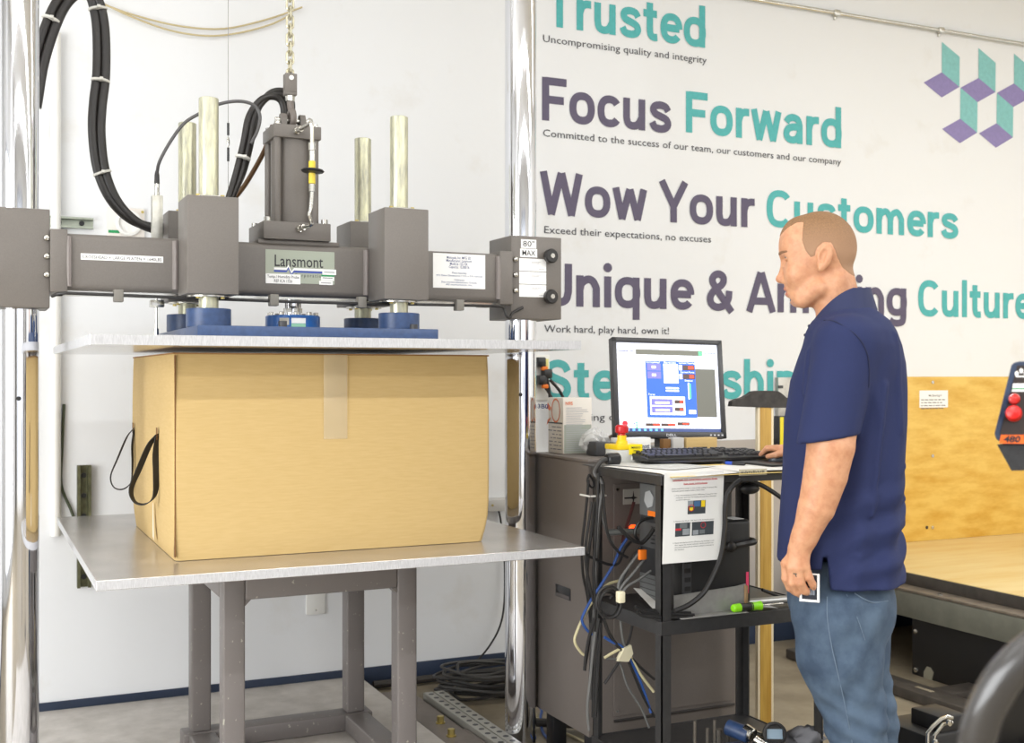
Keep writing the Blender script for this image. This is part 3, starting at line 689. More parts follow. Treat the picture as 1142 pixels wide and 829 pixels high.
# cardboard box ------------------------------------------------------------------------
cb = thing('cardboard_box', 'large brown cardboard box with black strap handles between the platens', 'box', (1.075, 4.12, .856))
bx0, bx1, by0, by1, bz0, bz1 = .556, 1.598, 3.638, 4.605, .8565, 1.486
rs = []
nz = 14
for i in range(nz+1):
    f = i/nz; z = bz0+(bz1-bz0)*f; bulge = math.sin(PI*f)**.6*.008; tap = .018*max(0, .16-f)/.16
    a0, a1, b0, b1 = bx0-bulge*.4+tap*.3, bx1+bulge*.4-tap, by0-bulge, by1+bulge*2-tap*1.5
    ring = []
    r = .012 if f > .06 else .02
    for cx, cy, s0_ in ((a1-r, b1-r, 0), (a0+r, b1-r, 90), (a0+r, b0+r, 180), (a1-r, b0+r, 270)):
        for k in range(5):
            t_ = math.radians(s0_+k*22.5); ring.append((cx+r*math.cos(t_), cy+r*math.sin(t_), z))
    rs.append(ring)
# flat sides get extra points so the panels bow gently
MB().rings(rs).build('carton', kraft, cb, smooth=50)
Bx((bx0+.002, by0-.0075, bz0+.012), (bx0+.0055, by0+.01, bz1-.004)).build('flap_edge', kraft_dark, cb)
MB().box((bx0-.002, by0-.002, bz1-.001), (bx1+.002, by1, bz1+.004), .001).build('lid_flap', mat('kraft_top', (150, 112, 66), .9), cb)
clear = mat('clear_tape', (226, 208, 170), .12, alpha=.38, bump=.3, bscale=60)
a = at(361, 490, Y=by0-.0095); b = at(390, 398, Y=by0-.0095)
MB().box((a.x, by0-.0105, a.z), (b.x-.008, by0-.0092, bz1), .0003).build('packing_tape', clear, cb)
MB().quad(*[(bx0-.0095, y, z) for y, z in ((4.02, .885), (3.985, .875), (4.005, .99), (4.02, 1.0))]).build('tape_scrap', mat('white_tape', (226, 214, 190), .5), cb)
strap_m = mat('strap_webbing', (40, 38, 36), .7, bump=.3, bscale=400)
def strap(y, z, sway, wd=.026):
    hole = MB().box((bx0-.0105, y-.012, z-.005), (bx0-.0088, y+.012, z+.035), .0005).build('handle_slot', kraft_dark, cb)
    pts = [Vector((bx0-.006, y, z+.014)), Vector((bx0-.03, y+.01, z-.02)), Vector((bx0-.062, y+.02, z-.10)), Vector((bx0-.085, y+.03, z-.165)), Vector((bx0-.075, y+.02, z-.205)), Vector((bx0-.045, y+.0, z-.212)), Vector((bx0-.018, y-.015, z-.185)), Vector((bx0-.012, y-.012, z-.12)), Vector((bx0-.012, y-.003, z-.05)), Vector((bx0-.006, y, z+.008))]
    pts = spline(pts, 6); rs = []
    for i, p in enumerate(pts):
        tw = sway*(.75+.45*math.sin(i/len(pts)*PI*3))
        w_ = Vector((math.sin(tw), math.cos(tw), .25*math.sin(tw))).normalized()*wd/2
        tn = (pts[min(i+1, len(pts)-1)]-pts[max(i-1, 0)]).normalized(); nn = tn.cross(w_).normalized()*.0013
        rs.append([p+w_+nn, p+w_-nn, p-w_-nn, p-w_+nn])
    MB().rings(rs).build('strap_handle', strap_m, cb, smooth=60)
s1 = at(148, 476, X=bx0-.01); s2 = at(174.5, 484, X=bx0-.01)
strap(s1.y, s1.z-.02, .3); strap(s2.y, s2.z-.015, .95)
# ================================================================ CABINET, CART AND WHAT STANDS ON THEM
cab = thing('power_cabinet', 'big grey steel cabinet standing behind the black cart', 'cabinet', (2.36, 3.95, FLOOR))
CX0, CX1, CY0, CY1, CT = 2.04, 2.70, 3.735, 4.20, 1.113
MB().box((CX0, CY0, .10), (CX1, CY1, CT-.012), .004).box((CX0-.003, CY0-.003, CT-.012), (CX1+.003, CY1, CT), .003).build('body', cab_paint, cab)
for x in (CX0+.04, CX1-.1):
    for y in (CY0+.05, CY1-.1): Bx((x, y, FLOOR), (x+.06, y+.06, .10), .003).build('foot', black_plastic, cab)
hp_ = at(620, 668, X=CX0); hq = at(636.5, 652, X=CX0)
hd = MB().box((CX0-.002, min(hq.y, hp_.y), at(628, 667.5, X=CX0).z), (CX0+.0, max(hq.y, hp_.y), at(628, 654, X=CX0).z), .0005).build('recessed_handle', black_plastic, cab)
MB().box((CX0-.0035, min(hq.y, hp_.y)+.008, at(628, 666.5, X=CX0).z), (CX0-.0015, max(hq.y, hp_.y)-.008, at(628, 663, X=CX0).z), .0005).build('grip_lip', mat('lip_grey', (92, 86, 84), .5), hd)
# front door panel of the cabinet with fixings and maker plate
door_m = cab_paint
pz0 = at(686, 799, Y=CY0).z; pz1 = at(686, 540, Y=CY0).z
px0 = at(684, 700, Y=CY0).x
dr = MB().box((px0, CY0-.006, pz0), (CX1-.03, CY0, pz1), .002).build('front_panel', door_m, cab)
MB().box((px0, CY0-.009, pz0-.022), (CX1-.02, CY0-.001, pz0-.012), .002).build('panel_sill', steel_dark if 'steel_dark' in globals() else mat('dark_steel', (70, 66, 64), .4, .5), cab)
for z in (pz1-.02, pz1-.16, pz0+.02):
    Cy((px0+.012, CY0-.010, z), (px0+.012, CY0-.005, z), .005, 10).build('screw', steel, dr)
a = at(695, 563, Y=CY0-.007); b = at(716, 545, Y=CY0-.007)
mp = Bx((a.x, CY0-.009, a.z), (b.x+.02, CY0-.006, b.z)).build('maker_plate', mat('maker_plate_grey', (186, 186, 178), .5), dr)
mb = MB(); w = b.x-a.x+.02; h = b.z-a.z; cc = Vector((a.x+w*.42, CY0-.0095, a.z+h*.42))
star = []
for k in range(8):
    t_ = PI/4*k; r = (h*.42 if k % 2 == 0 else h*.10)*(1.0 if k % 4 == 0 else 1.15); star.append(cc+Vector((r*math.cos(t_)*.8, 0, r*math.sin(t_))))
mb.add(star+[cc], [(k, (k+1) % 8, 8) for k in range(8)]); mb.box((a.x+.004, CY0-.0095, cc.z-.003), (cc.x, CY0-.009, cc.z+.003)); mb.build('star_mark', ink, mp, smooth=0)
# black rack cart
cart_m = mat('cart_black_steel', (52, 51, 51), .42, noise=.12, scale=40, bump=.05, bscale=200)
KX0, KX1, KY0, KY1 = 2.005, 2.655, 3.185, 3.64
cart = thing('rack_cart', 'black angle-steel three-shelf cart carrying computers and cables', 'cart', (2.33, 3.41, FLOOR))
for sx, x in ((1, KX0), (-1, KX1)):
    for sy, y in ((1, KY0), (-1, KY1)):
        mb = MB(); mb.box((x, y, FLOOR+.002), (x+sx*.004, y+sy*.038, 1.094)); mb.box((x, y, FLOOR+.002), (x+sx*.036, y+sy*.004, 1.094))
        mb.build('post', cart_m, cart)
def shelf(z, rim, name):
    mb = MB(); mb.box((KX0+.003, KY0+.003, z-.006), (KX1-.003, KY1-.003, z-.003))
    for lo, hi in (((KX0-.003, KY0-.004, z-rim), (KX1+.003, KY0-.0005, z)), ((KX0-.003, KY1+.0005, z-rim), (KX1+.003, KY1+.004, z)), ((KX0-.004, KY0-.004, z-rim), (KX0-.0005, KY1+.004, z)), ((KX1+.0005, KY0-.004, z-rim), (KX1+.004, KY1+.004, z))):
        mb.box(lo, hi, .0008, 1)
    return mb.build(name, cart_m, cart)
tp = shelf(1.098, .03, 'top_shelf'); MB().box((KX0+.005, KY0+.02, 1.094), (KX1-.005, CY0-.006, 1.0985), .001).build('top_board', mat('top_board', (70, 69, 68), .5), cart)
ms = shelf(.631, .045, 'middle_shelf'); bs_ = shelf(.14, .04, 'bottom_shelf')
MB().cyl((KX0+.03, KY1-.05, .865), (KX0+.36, KY1-.05, .865), .011, None, 12).build('cross_bar', mat('bar_zinc', (158, 160, 156), .4, .6), cart)
a = at(824, 531, Y=KY0-.005); b = at(855, 524, Y=KY0-.005)
lb = Bx((a.x, KY0-.006, a.z), (b.x, KY0-.0042, a.z+.021)).build('shelf_label', mat('label_buff', (214, 208, 186), .6), cart)
mb = MB(); random.seed(3)
for k in range(16):
    x = a.x+.008+(b.x-a.x-.016)*k/16; mb.box((x, KY0-.0066, a.z+.006+.003*random.random()), (x+.003, KY0-.0060, a.z+.012+.004*random.random()))
mb.build('handwriting', ink, lb, smooth=0)
# papers
paper = mat('paper', (240, 238, 232), .7); manila = mat('manila', (232, 206, 130), .7)
def sheet(name, pts, m_, label, cat, th=.0008, group=None):
    mb = MB(); n = len(pts[0]); top = [[Vector(p) for p in r] for r in pts]
    for d in (0, -th):
        mb.add([p+Vector((0, 0, d)) for r in top for p in r], [(i*n+j, i*n+j+1, (i+1)*n+j+1, (i+1)*n+j) for i in range(len(pts)-1) for j in range(n-1)])
    return tag(mb.build(name, m_), label, cat, group)
def grid_sheet(x0, x1, y0, y1, z, rot=0, curl=0):
    out = []
    cx, cy = (x0+x1)/2, (y0+y1)/2
    for j in range(7):
        r = []
        for i in range(7):
            x = x0+(x1-x0)*i/6; y = y0+(y1-y0)*j/6
            dx, dy = x-cx, y-cy; xx = cx+dx*math.cos(rot)-dy*math.sin(rot); yy = cy+dx*math.sin(rot)+dy*math.cos(rot)
            d = max(0, KY0-.004-yy); d2 = max(0, KX0-.004-xx)
            r.append((xx, yy, z-curl*(d*1.1+d2*.9)))
        out.append(r)
    return out
sheet('manila_folder', grid_sheet(2.03, 2.60, KY0-.018, 3.50, 1.1005, 0, .4), manila, 'buff folder lying under the papers along the cart edge', 'folder')
sheet('paper_sheet', grid_sheet(2.02, 2.33, KY0-.016, 3.58, 1.1025, .06, .5), paper, 'white paper at the cart corner, lapping over its edge', 'paper', group='papers on the cart')
sheet('paper_sheet', grid_sheet(2.3, 2.62, KY0-.008, 3.42, 1.1035, -.02, .2), paper, 'white paper under the blue pen on the cart', 'paper', group='papers on the cart')
sheet('paper_sheet', grid_sheet(2.07, 2.30, 3.33, 3.66, 1.1050, .3), mat('paper_grey', (214, 214, 210), .7), 'greyish printed paper in front of the emergency button', 'paper', group='papers on the cart')
# instruction sheet taped to the cart front
ta = at(741, 528, Y=KY0-.007); tb = at(807.5, 525, Y=KY0-.007); bc = at(738.5, 629.5, Y=KY0-.016); bd = at(804, 624, Y=KY0-.016)
ins = thing('instruction_sheet', 'white instruction sheet with red heading hanging from the cart front', 'paper sheet', (ta.x, KY0-.007, bc.z))
mb = MB()
def ip(fx, fz, d=0):
    top = ta.lerp(tb, fx); bot = bc.lerp(bd, fx); p = bot.lerp(top, fz); return p+Vector((0, -d, 0))
mb.add([ip(0, 0), ip(1, 0), ip(1, 1), ip(0, 1)], [(0, 1, 2, 3)]); mb.add([ip(0, 0, -.0006), ip(1, 0, -.0006), ip(1, 1, -.0006), ip(0, 1, -.0006)], [(0, 3, 2, 1)])
mb.build('sheet', mat('sheet_white', (236, 236, 232), .7), ins, smooth=0)
xd = ip(1, .5)-ip(0, .5); yd = ip(.5, 1)-ip(.5, 0); wI = xd.length; hI = yd.length
def itext(rows, m_, name):
    mb = MB()
    for tx, f0, f1, fz, fh in rows: text_mb(tx, ip(f0, fz), xd, yd, hI*fh, wI*(f1-f0), .006, .0008, mb)
    return mb.build(name, m_, ins, smooth=0)
red_ink = mat('red_ink', (196, 44, 54), .6)
itext([('Lansmont 122 compression machine down', .14, .89, .91, .017), ('fuse reset instructions', .32, .72, .866, .017)], red_ink, 'heading')
mb = MB()
for f0, f1, fz in ((.14, .89, .904), (.32, .72, .86)): mb.quad(ip(f0, fz, .0009), ip(f1, fz, .0009), ip(f1, fz+.005, .0009), ip(f0, fz+.005, .0009))
mb.build('underline', red_ink, ins, smooth=0)
itext([('If the machine stops a test while trying to press the', .13, .89, .815, .012), ('hydraulic power begins, follow these steps', .13, .68, .79, .012),
       ('1. Press the emergency power off button located on the', .17, .89, .74, .012), ('computer and near the keyboard, and then close the', .2, .88, .715, .012), ('control software.', .2, .44, .69, .012),
       ('2. Replace the blown 10A fuse in the hydraulic power', .17, .86, .455, .012), ('supply. Hydraulic power is the cabinet unit', .2, .78, .43, .012),
       ('3. Reset emergency power off button by twisting it and', .17, .86, .215, .012), ('then repeat the normal software. Verify machine is in', .2, .85, .19, .012), ('control by entering and set without software commands on', .2, .86, .165, .012), ('the machine.', .2, .36, .14, .012)], mat('text_grey', (70, 70, 72), .6), 'body_text')
def ipic(f0, z0, f1, z1, parts_):
    MB().quad(ip(f0, z0, .0007), ip(f1, z0, .0007), ip(f1, z1, .0007), ip(f0, z1, .0007)).build('photo_print', mat('print_dark', (64, 70, 74), .6), ins, smooth=0)
    for a0, b0, a1, b1, m_ in parts_:
        L_ = lambda a, b: ip(f0+(f1-f0)*a, z0+(z1-z0)*b, .0010)
        MB().quad(L_(a0, b0), L_(a1, b0), L_(a1, b1), L_(a0, b1)).build('photo_detail', m_, ins, smooth=0)
yel = mat('sign_yellow', (244, 212, 40), .5); pgrey = mat('print_grey', (150, 156, 160), .6); pblue = mat('print_blue', (70, 108, 150), .6)
ipic(.40, .53, .70, .68, [(.35, .55, .7, .95, pblue), (.75, .5, .97, .98, yel), (.1, .25, .3, .5, yel), (0, .6, .3, 1, pgrey)])
ipic(.20, .29, .45, .44, [(.0, .45, .4, .6, red_ink), (.5, .1, .95, .55, pgrey), (.3, .6, .8, .95, mat('print_mid', (110, 116, 118), .6))])
ipic(.48, .29, .85, .44, [(.05, .05, .3, .4, pgrey), (.35, .1, .6, .4, mat('print_mid', (110, 116, 118), .6))])
def iring(fx, fz, r):
    mb = MB(); c = ip(fx, fz, .0014); n = 24; X_ = xd.normalized(); Y_ = yd.normalized()
    for k in range(n):
        a, b = 2*PI*k/n, 2*PI*(k+1)/n; P2 = lambda t, q: c+X_*q*math.cos(t)+Y_*q*math.sin(t)
        mb.quad(P2(a, r*.8), P2(b, r*.8), P2(b, r), P2(a, r))
    mb.build('red_circle', red_ink, ins, smooth=0)
iring(.46, .60, .011); iring(.67, .40, .010)
# small carton with orange print on the cabinet
random.seed(5)
b0 = at(600, 502, Z=CT+.001); 
gc = thing('glove_carton', 'white carton with orange oval print on the cabinet beside the post', 'carton', (2.16, 4.1, CT))
gy = 4.03; gx0 = at(628, 507, Y=gy).x; gx1 = at(660, 505, Y=gy).x; gt = at(628, 444, Y=gy).z
gy1 = min(at(592, 440, X=gx0).y, 4.16)
Bx((gx0, gy, CT+.001), (gx1, min(gy1, 4.85), gt), .002).build('carton', mat('carton_white', (222, 216, 206), .7), gc)
G = .0012
MB().quad((gx0+.004, gy-G, CT+.004), (gx1-.003, gy-G, CT+.004), (gx1-.003, gy-G, CT+(gt-CT)*.52), (gx0+.004, gy-G, CT+(gt-CT)*.52)).build('grey_panel', mat('carton_grey', (160, 166, 154), .7), gc, smooth=0)
mb = MB()
for k in range(22):
    z = CT+(gt-CT)*(.06+.036*k); w_ = (gx1-gx0)*(.5+.3*random.random())
    mb.quad((gx0+.012, gy-.0018, z), (gx0+.012+w_, gy-.0018, z), (gx0+.012+w_, gy-.0018, z+.0022), (gx0+.012, gy-.0018, z+.0022))
mb.build('fine_print', mat('fine_print', (176, 176, 180), .7), gc, smooth=0)
orp = mat('orange_print', (226, 128, 88), .7)
text_mb('N95', (gx0+.01, gy-.001, gt-.028), (1, 0, 0), (0, 0, 1), .013, .032, .02).build('brand_print', orp, gc, smooth=0)
sx = gx0-G; yc = at(620, 458, X=gx0).y; 
mb = MB(); n = 28
for k in range(n):
    a, b = 2*PI*k/n, 2*PI*(k+1)/n
    Q = lambda t, s: (sx, yc+s*.037*math.cos(t), at(620, 458, X=gx0).z+s*.048*math.sin(t))
    mb.quad(Q(a, .86), Q(b, .86), Q(b, 1), Q(a, 1))
for dz in (.010, -.028):
    zc_ = at(620, 458, X=gx0).z; mb.quad((sx, yc+.040, zc_+dz), (sx, yc+.070, zc_+dz*1.8+.012), (sx, yc+.080, zc_+dz*1.8-.010), (sx, yc+.050, zc_-.012+dz))
mb.build('oval_print', orp, gc, smooth=0)
mb = MB()
for r_ in range(7):
    z = CT+.016+r_*.0145
    y = gy+.012
    while y < gy1-.03:
        l = .012+.03*random.random(); mb.quad((sx, y, z), (sx, y+l, z), (sx, y+l, z+.003), (sx, y, z+.003)); y += l+.006+.01*random.random()
mb.build('fine_print', mat('fine_print_dark', (120, 124, 136), .7), gc, smooth=0)
MB().quad((sx, gy+.004, CT+(gt-CT)*.535), (sx, gy1, CT+(gt-CT)*.535), (sx, gy1, CT+(gt-CT)*.56), (sx, gy+.004, CT+(gt-CT)*.56)).build('dark_band', mat('band', (96, 98, 98), .7), gc, smooth=0)
ya_ = at(600, 450, X=gx0).y; yb_ = at(612, 450, X=gx0).y
text_mb('3B0', (sx, ya_, gt-.045), (0, -1, 0), (0, 0, 1), .017, ya_-yb_, .02, .0006).build('blue_print', blue_ink, gc, smooth=0)
# emergency stop
E0 = Vector((2.165, 3.70, 1.0995))
es = thing('emergency_stop', 'yellow emergency stop box with red mushroom button on the cart corner', 'emergency stop', E0)
yb = mat('stop_yellow', (236, 200, 24), .4)
MB().box((E0.x-.05, E0.y-.045, 1.0995), (E0.x+.05, E0.y+.045, 1.152), .004).build('box', mat('box_light_grey', (206, 206, 200), .4), es)
MB().box((E0.x-.052, E0.y-.047, 1.150), (E0.x+.052, E0.y+.047, 1.170), .004).build('yellow_lid', yb, es)
MB().turn((E0.x-.012, E0.y-.01, 1.170), [(.022, 0), (.020, .012), (.017, .014), (.017, .032)], (0, 0, 1), 24).build('yellow_collar', yb, es)
MB().turn((E0.x-.012, E0.y-.01, 1.200), [(.014, 0), (.014, .008), (.023, .012), (.025, .020), (.024, .034), (.018, .040), (.0, .041)], (0, 0, 1), 24).build('red_button', mat('button_red', (196, 34, 40), .3), es)
lbx = Bx((E0.x-.004, E0.y-.0485, 1.133), (E0.x+.052, E0.y-.0472, 1.170)).build('yellow_label', mat('label_yellow', (250, 226, 20), .5), es)
text_mb('EMERGENCY', (E0.x+.004, E0.y-.0486, 1.155), (1, 0, 0), (0, 0, 1), .007, .040, .01).build('print', ink, lbx, smooth=0)
text_mb('STOP', (E0.x+.014, E0.y-.0486, 1.142), (1, 0, 0), (0, 0, 1), .007, .022, .01).build('print', ink, lbx, smooth=0)
MB().turn((E0.x+.02, E0.y-.046, 1.118), [(.014, 0), (.014, .002), (.012, .003), (0, .003)], (0, -1, 0), 18).build('knockout', white_plastic, es)
# black connector with its grey cable draped over the cart corner
pc = thing('cable_connector', 'black connector with thick dark cable drooping over the cart corner', 'connector', (2.09, 3.66, 1.10))
p = at(682, 511, Y=3.6)
Cy((p.x-.02, 3.6, p.z-.004), (p.x+.03, 3.6, p.z-.004), .022, 16, .004).build('plug', black_plastic, pc)
MB().tube([(p.x-.02, 3.6, p.z-.004), (p.x-.045, 3.6, p.z-.012), (p.x-.07, 3.6, 1.075)]+[at(u, v, Y=3.58) for u, v in ((672, 540), (668, 575), (666, 610), (664, 650), (662, 700), (660, 740), (658, 780))], .009, 10).build('cable', mat('cable_dark_grey', (64, 62, 60), .45), pc)
# clear bag, black box, brown pouch
def crumple(c, r, seed, n=18, k=10):
    rnd = random.Random(seed); rs = []
    for i in range(1, k):
        t_ = PI*i/k; rs.append([(c[0]+r[0]*math.sin(t_)*math.cos(2*PI*j/n)*(1+.35*rnd.uniform(-1, 1)), c[1]+r[1]*math.sin(t_)*math.sin(2*PI*j/n)*(1+.35*rnd.uniform(-1, 1)), c[2]-r[2]*math.cos(t_)*(1+.15*rnd.uniform(-1, 1))) for j in range(n)])
    return MB().rings(rs)
p = at(661, 500, Y=3.96)
tag(crumple((p.x+.005, 3.955, CT+.052), (.05, .05, .05), 2).build('plastic_bag', mat('clear_bag', (228, 228, 226), .12, alpha=.5), smooth=0), 'crumpled clear plastic bag on the cabinet in front of the white carton', 'bag')
p = at(668, 505, Y=3.9)
tb_ = thing('adapter_box', 'small matt black adapter box beside the clear bag', 'box', (p.x, 3.9, CT))
Bx((p.x-.03, 3.87, CT+.001), (p.x+.028, 3.95, CT+.055), .004).build('case', dark_plastic, tb_)
Bx((p.x+.03, 3.86, CT+.001), (p.x+.075, 3.94, CT+.05), .004).build('plug_block', black_plastic, tb_)
p = at(675, 492, Y=4.1)
po = MB().prism([(p.x-.06, 4.12, CT+.03), (p.x+.06, 4.08, CT+.085), (p.x+.075, 4.08, CT+.04), (p.x+.07, 4.08, CT+.002), (p.x-.04, 4.12, CT+.002)], (.02, .03, 0))
tag(po.build('document_pouch', mat('pouch_brown', (120, 108, 96), .5)), 'brown-grey document pouch leaning behind the emergency stop', 'pouch')
p = at(714, 503, Y=3.92); a = at(703, 501, Y=3.92); b = at(726, 488, Y=3.92)
nb = thing('parts_box', 'low white box printed Lansmont behind the emergency stop', 'box', (p.x, 3.92, CT))
Bx((a.x-.06, 3.92, CT+.001), (b.x, 3.97, b.z), .003).build('box', white_plastic, nb)
text_mb('Lansmont', (b.x-.075, 3.92, CT+.022), (1, 0, 0), (0, 0, 1), .018, .068, .02).build('print', mat('print_slate', (70, 84, 110), .6), nb, smooth=0)
a = at(768, 497, Y=3.93); b = at(800, 489, Y=3.93)
kb_ = thing('small_carton', 'small brown carton behind the keyboard under the monitor', 'carton', (a.x, 3.93, CT))
Bx((a.x-.01, 3.93, CT+.001), (b.x, 3.975, b.z+.004), .003).build('carton', kraft, kb_)
MB().box((a.x+.02, 3.9285, CT+.001), (b.x-.05, 3.9297, CT+.02)).build('dark_print', ink, kb_)
a = at(751, 497, Y=3.93); b = at(763, 489, Y=3.93)
wb_ = thing('small_carton', 'pale grey carton beside the small brown one behind the keyboard', 'carton', (a.x, 3.93, CT))
Bx((a.x, 3.93, CT+.001), (b.x, 3.97, b.z+.003), .003).build('carton', mat('carton_pale', (190, 188, 184), .7), wb_)
Bx((a.x-.04, 3.94, CT+.001), (a.x-.005, 3.97, b.z-.002), .003).build('brown_sleeve', mat('sleeve_brown', (120, 84, 40), .7), wb_)
# monitor -------------------------------------------------------------------------
mo = thing('monitor', 'black-framed flat monitor showing blue machine control software', 'monitor', (2.575, 4.02, CT), rz=math.radians(-9))
WM, HM, DM = .488, .410, .055
Rm = Matrix.Translation(Vector((0, 0, .052))) @ Matrix.Rotation(math.radians(1.2), 4, 'Y') @ Matrix.Rotation(math.radians(-9), 4, 'X')
bez = mat('bezel_black', (58, 58, 60), .35)
mb = MB(); t1 = .020
mb.box((-WM/2, 0, 0), (WM/2, DM*.6, HM), .006, 2, Rm)
BB_ = .026
for lo, hi in (((-WM/2, -.012, 0), (WM/2, .004, BB_)), ((-WM/2, -.012, HM-t1), (WM/2, .004, HM)), ((-WM/2, -.012, 0), (-WM/2+t1, .004, HM)), ((WM/2-t1, -.012, 0), (WM/2, .004, HM))):
    mb.box(lo, hi, .003, 2, Rm)
mb.build('bezel', bez, mo, local=True)
MB().box((-WM/2+.05, DM*.5, .05), (WM/2-.05, DM*1.3, HM-.05), .015, 2, Rm).build('rear_shell', black_plastic, mo, local=True)
MB().box((-.055, .03, .004), (.055, .05, .16), .01).build('stand_neck', mat('stand_grey', (96, 94, 92), .35), mo, local=True)
MB().box((-.13, -.02, .001), (.13, .15, .016), .008).build('stand_base', mat('stand_grey', (96, 94, 92), .35), mo, local=True)
SW, SH = WM-2*t1, HM-t1-BB_
def spt(fx, fz, d): return Rm @ Vector((-SW/2+SW*fx, -.0005-d, BB_+SH*fz))
def scr(name, m_, rects, d, parent):
    for x0, z0, x1, z1 in rects: o = MB().quad(spt(x0, z0, d), spt(x1, z0, d), spt(x1, z1, d), spt(x0, z1, d)).build(name, m_, parent, local=True, smooth=0)
    return o
def em(n, c, e=.86): return mat('screen_'+n, c, .3, emit=e)
sc = scr('screen', em('white', (236, 240, 252)), [(0, 0, 1, 1)], 0, mo)
scr('task_bar', em('bar', (60, 74, 120)), [(0, 0, 1, .04)], .0004, sc)
scr('grey_banner', em('olive', (98, 98, 88)), [(.19, .87, .85, .93)], .0004, sc)
scr('chart_area', em('chart', (92, 92, 84)), [(.75, .17, 1 - .03, .72)], .0004, sc)
scr('control_window', em('blue', (44, 92, 214), 1.0), [(.28, .16, .77, .80)], .0006, sc)
scr('window_bar', em('pale', (214, 222, 246)), [(.28, .80, .77, .835)], .0006, sc)
scr('white_field', em('white', (236, 240, 252)), [(.455, .55, .60, .77), (.47, .485, .60, .505), (.47, .455, .60, .475), (.61, .70, .64, .76), (.61, .60, .64, .66), (.31, .19, .655, .40), (.69, .205, .76, .25), (.69, .37, .705, .56)], .0009, sc)
scr('violet_field', em('violet', (112, 110, 206)), [(.295, .69, .43, .77), (.295, .60, .43, .68), (.325, .30, .53, .37), (.325, .215, .53, .285)], .0011, sc)
scr('yellow_wedge', em('yellow', (240, 236, 170)), [(.36, .315, .50, .34), (.36, .23, .50, .255), (.34, .715, .38, .745), (.34, .625, .38, .655)], .0013, sc)
scr('dark_readout', em('dark', (72, 54, 50)), [(.645, .70, .765, .76), (.645, .60, .765, .66), (.55, .32, .64, .36), (.55, .235, .64, .275), (.26, .065, .40, .095), (.41, .065, .55, .095), (.57, .075, .69, .11)], .0013, sc)
scr('red_digits', em('red', (226, 72, 48)), [(.70, .715, .755, .75), (.71, .612, .755, .65), (.60, .33, .635, .35), (.60, .245, .635, .265), (.33, .072, .395, .088), (.48, .072, .545, .088), (.62, .085, .68, .10)], .0015, sc)
scr('green_mark', em('green', (90, 200, 140)), [(.165, .065, .18, .085), (.165, .09, .18, .11), (.165, .04, .18, .06), (.81, .875, .845, .92), (.70, .38, .72, .55)], .0011, sc)
scr('side_list', em('list', (214, 220, 238)), [(.02, .83, .17, .86), (.02, .79, .17, .82), (.03, .39, .045, .78), (.05, .45, .15, .455)], .0006, sc)
mb = MB(); n = 16; c = (.06, .09)
for k in range(n):
    a, b = 2*PI*k/n, 2*PI*(k+1)/n
    mb.add([spt(c[0], c[1], .001), spt(c[0]+.026*math.cos(a), c[1]+.031*math.sin(a), .001), spt(c[0]+.026*math.cos(b), c[1]+.031*math.sin(b), .001)], [(0, 1, 2)])
mb.build('stop_icon', em('stop', (206, 40, 56)), sc, local=True, smooth=0)
scr('icon_row', em('icon', (110, 180, 240)), [(.02+.055*k, .008, .045+.055*k, .034) for k in range(8)], .0008, sc)
xm = spt(1, 0, 0)-spt(0, 0, 0); ym = spt(0, 1, 0)-spt(0, 0, 0)
def stext(rows, m_, name):
    for tx, f0, f1, fz, fh in rows: text_mb(tx, spt(f0, fz, .0016), xm, ym, SH*fh, SW*(f1-f0), .012, .0003).build(name, m_, sc, local=True, smooth=0)
stext([('SqueezeTest', .02, .17, .895, .03), ('STOP', .10, .16, .08, .022)], em('navy', (60, 60, 110), .6), 'screen_text')
stext([('Lansmont', .86, .985, .89, .035)], em('slate', (70, 80, 90), .6), 'screen_text')
stext([('Crosshead', .29, .42, .775, .02), ('Movement', .46, .58, .775, .02), ('Current Opening', .61, .765, .775, .02), ('Current Force', .62, .76, .67, .02), ('Status', .66, .74, .575, .02), ('Force', .30, .36, .41, .022)], em('white', (236, 240, 252)), 'screen_text')
text_mb('DELL', Rm @ Vector((-.024, -.0125, .007)), Rm.to_3x3() @ Vector((1, 0, 0)), Rm.to_3x3() @ Vector((0, 0, 1)), .010, .045, .02, .0004).build('maker_mark', mat('mark_silver', (200, 202, 206), .4), mo, local=True, smooth=0)
for k in range(4): MB().box((WM/2-.075+k*.017, -.0128, .010), (WM/2-.067+k*.017, -.0118, .016), .0005, 1, Rm).build('menu_button', mat('mark_silver', (200, 202, 206), .4), mo, local=True)
# keyboard -------------------------------------------------------------------------
kl = at(722, 516, Z=1.113); kr = at(863, 512, Z=1.113)
ang = math.atan2(kr.y-kl.y, kr.x-kl.x); KL = (kr-kl).length*.985
kbd = thing('keyboard', 'black computer keyboard lying in front of the monitor', 'keyboard', (kl.x, kl.y, 1.1145), rz=ang)
KD = .185
MB().prism([(0, 0, 0), (0, KD, 0), (0, KD, .030), (0, .01, .012), (0, 0, .008)], (KL, 0, 0)).build('body', black_plastic, kbd, local=True)
key_m = mat('key_black', (48, 48, 50), .42)
kmesh = {}
def key(x, y, w_):
    z = .012+(y-.01)/(KD-.01)*.018
    if w_ not in kmesh:
        a, b = w_/2-.0012, .0085
        kmesh[w_] = MB().rings([[(-a, -b, -.003), (a, -b, -.003), (a, b, -.003), (-a, b, -.003)], [(-a+.002, -b+.0015, .008), (a-.002, -b+.0015, .008), (a-.002, b-.003, .0085), (-a+.002, b-.003, .0085)]]).build('key', key_m, kbd, local=True); o = kmesh[w_]
    else:
        o = kmesh[w_].copy(); COL.objects.link(o); o.parent = kbd
    o.location = (x+w_/2, y, z); o.rotation_euler = (math.atan2(.018, KD-.01), 0, 0)
u_ = (KL-.03)/22.6
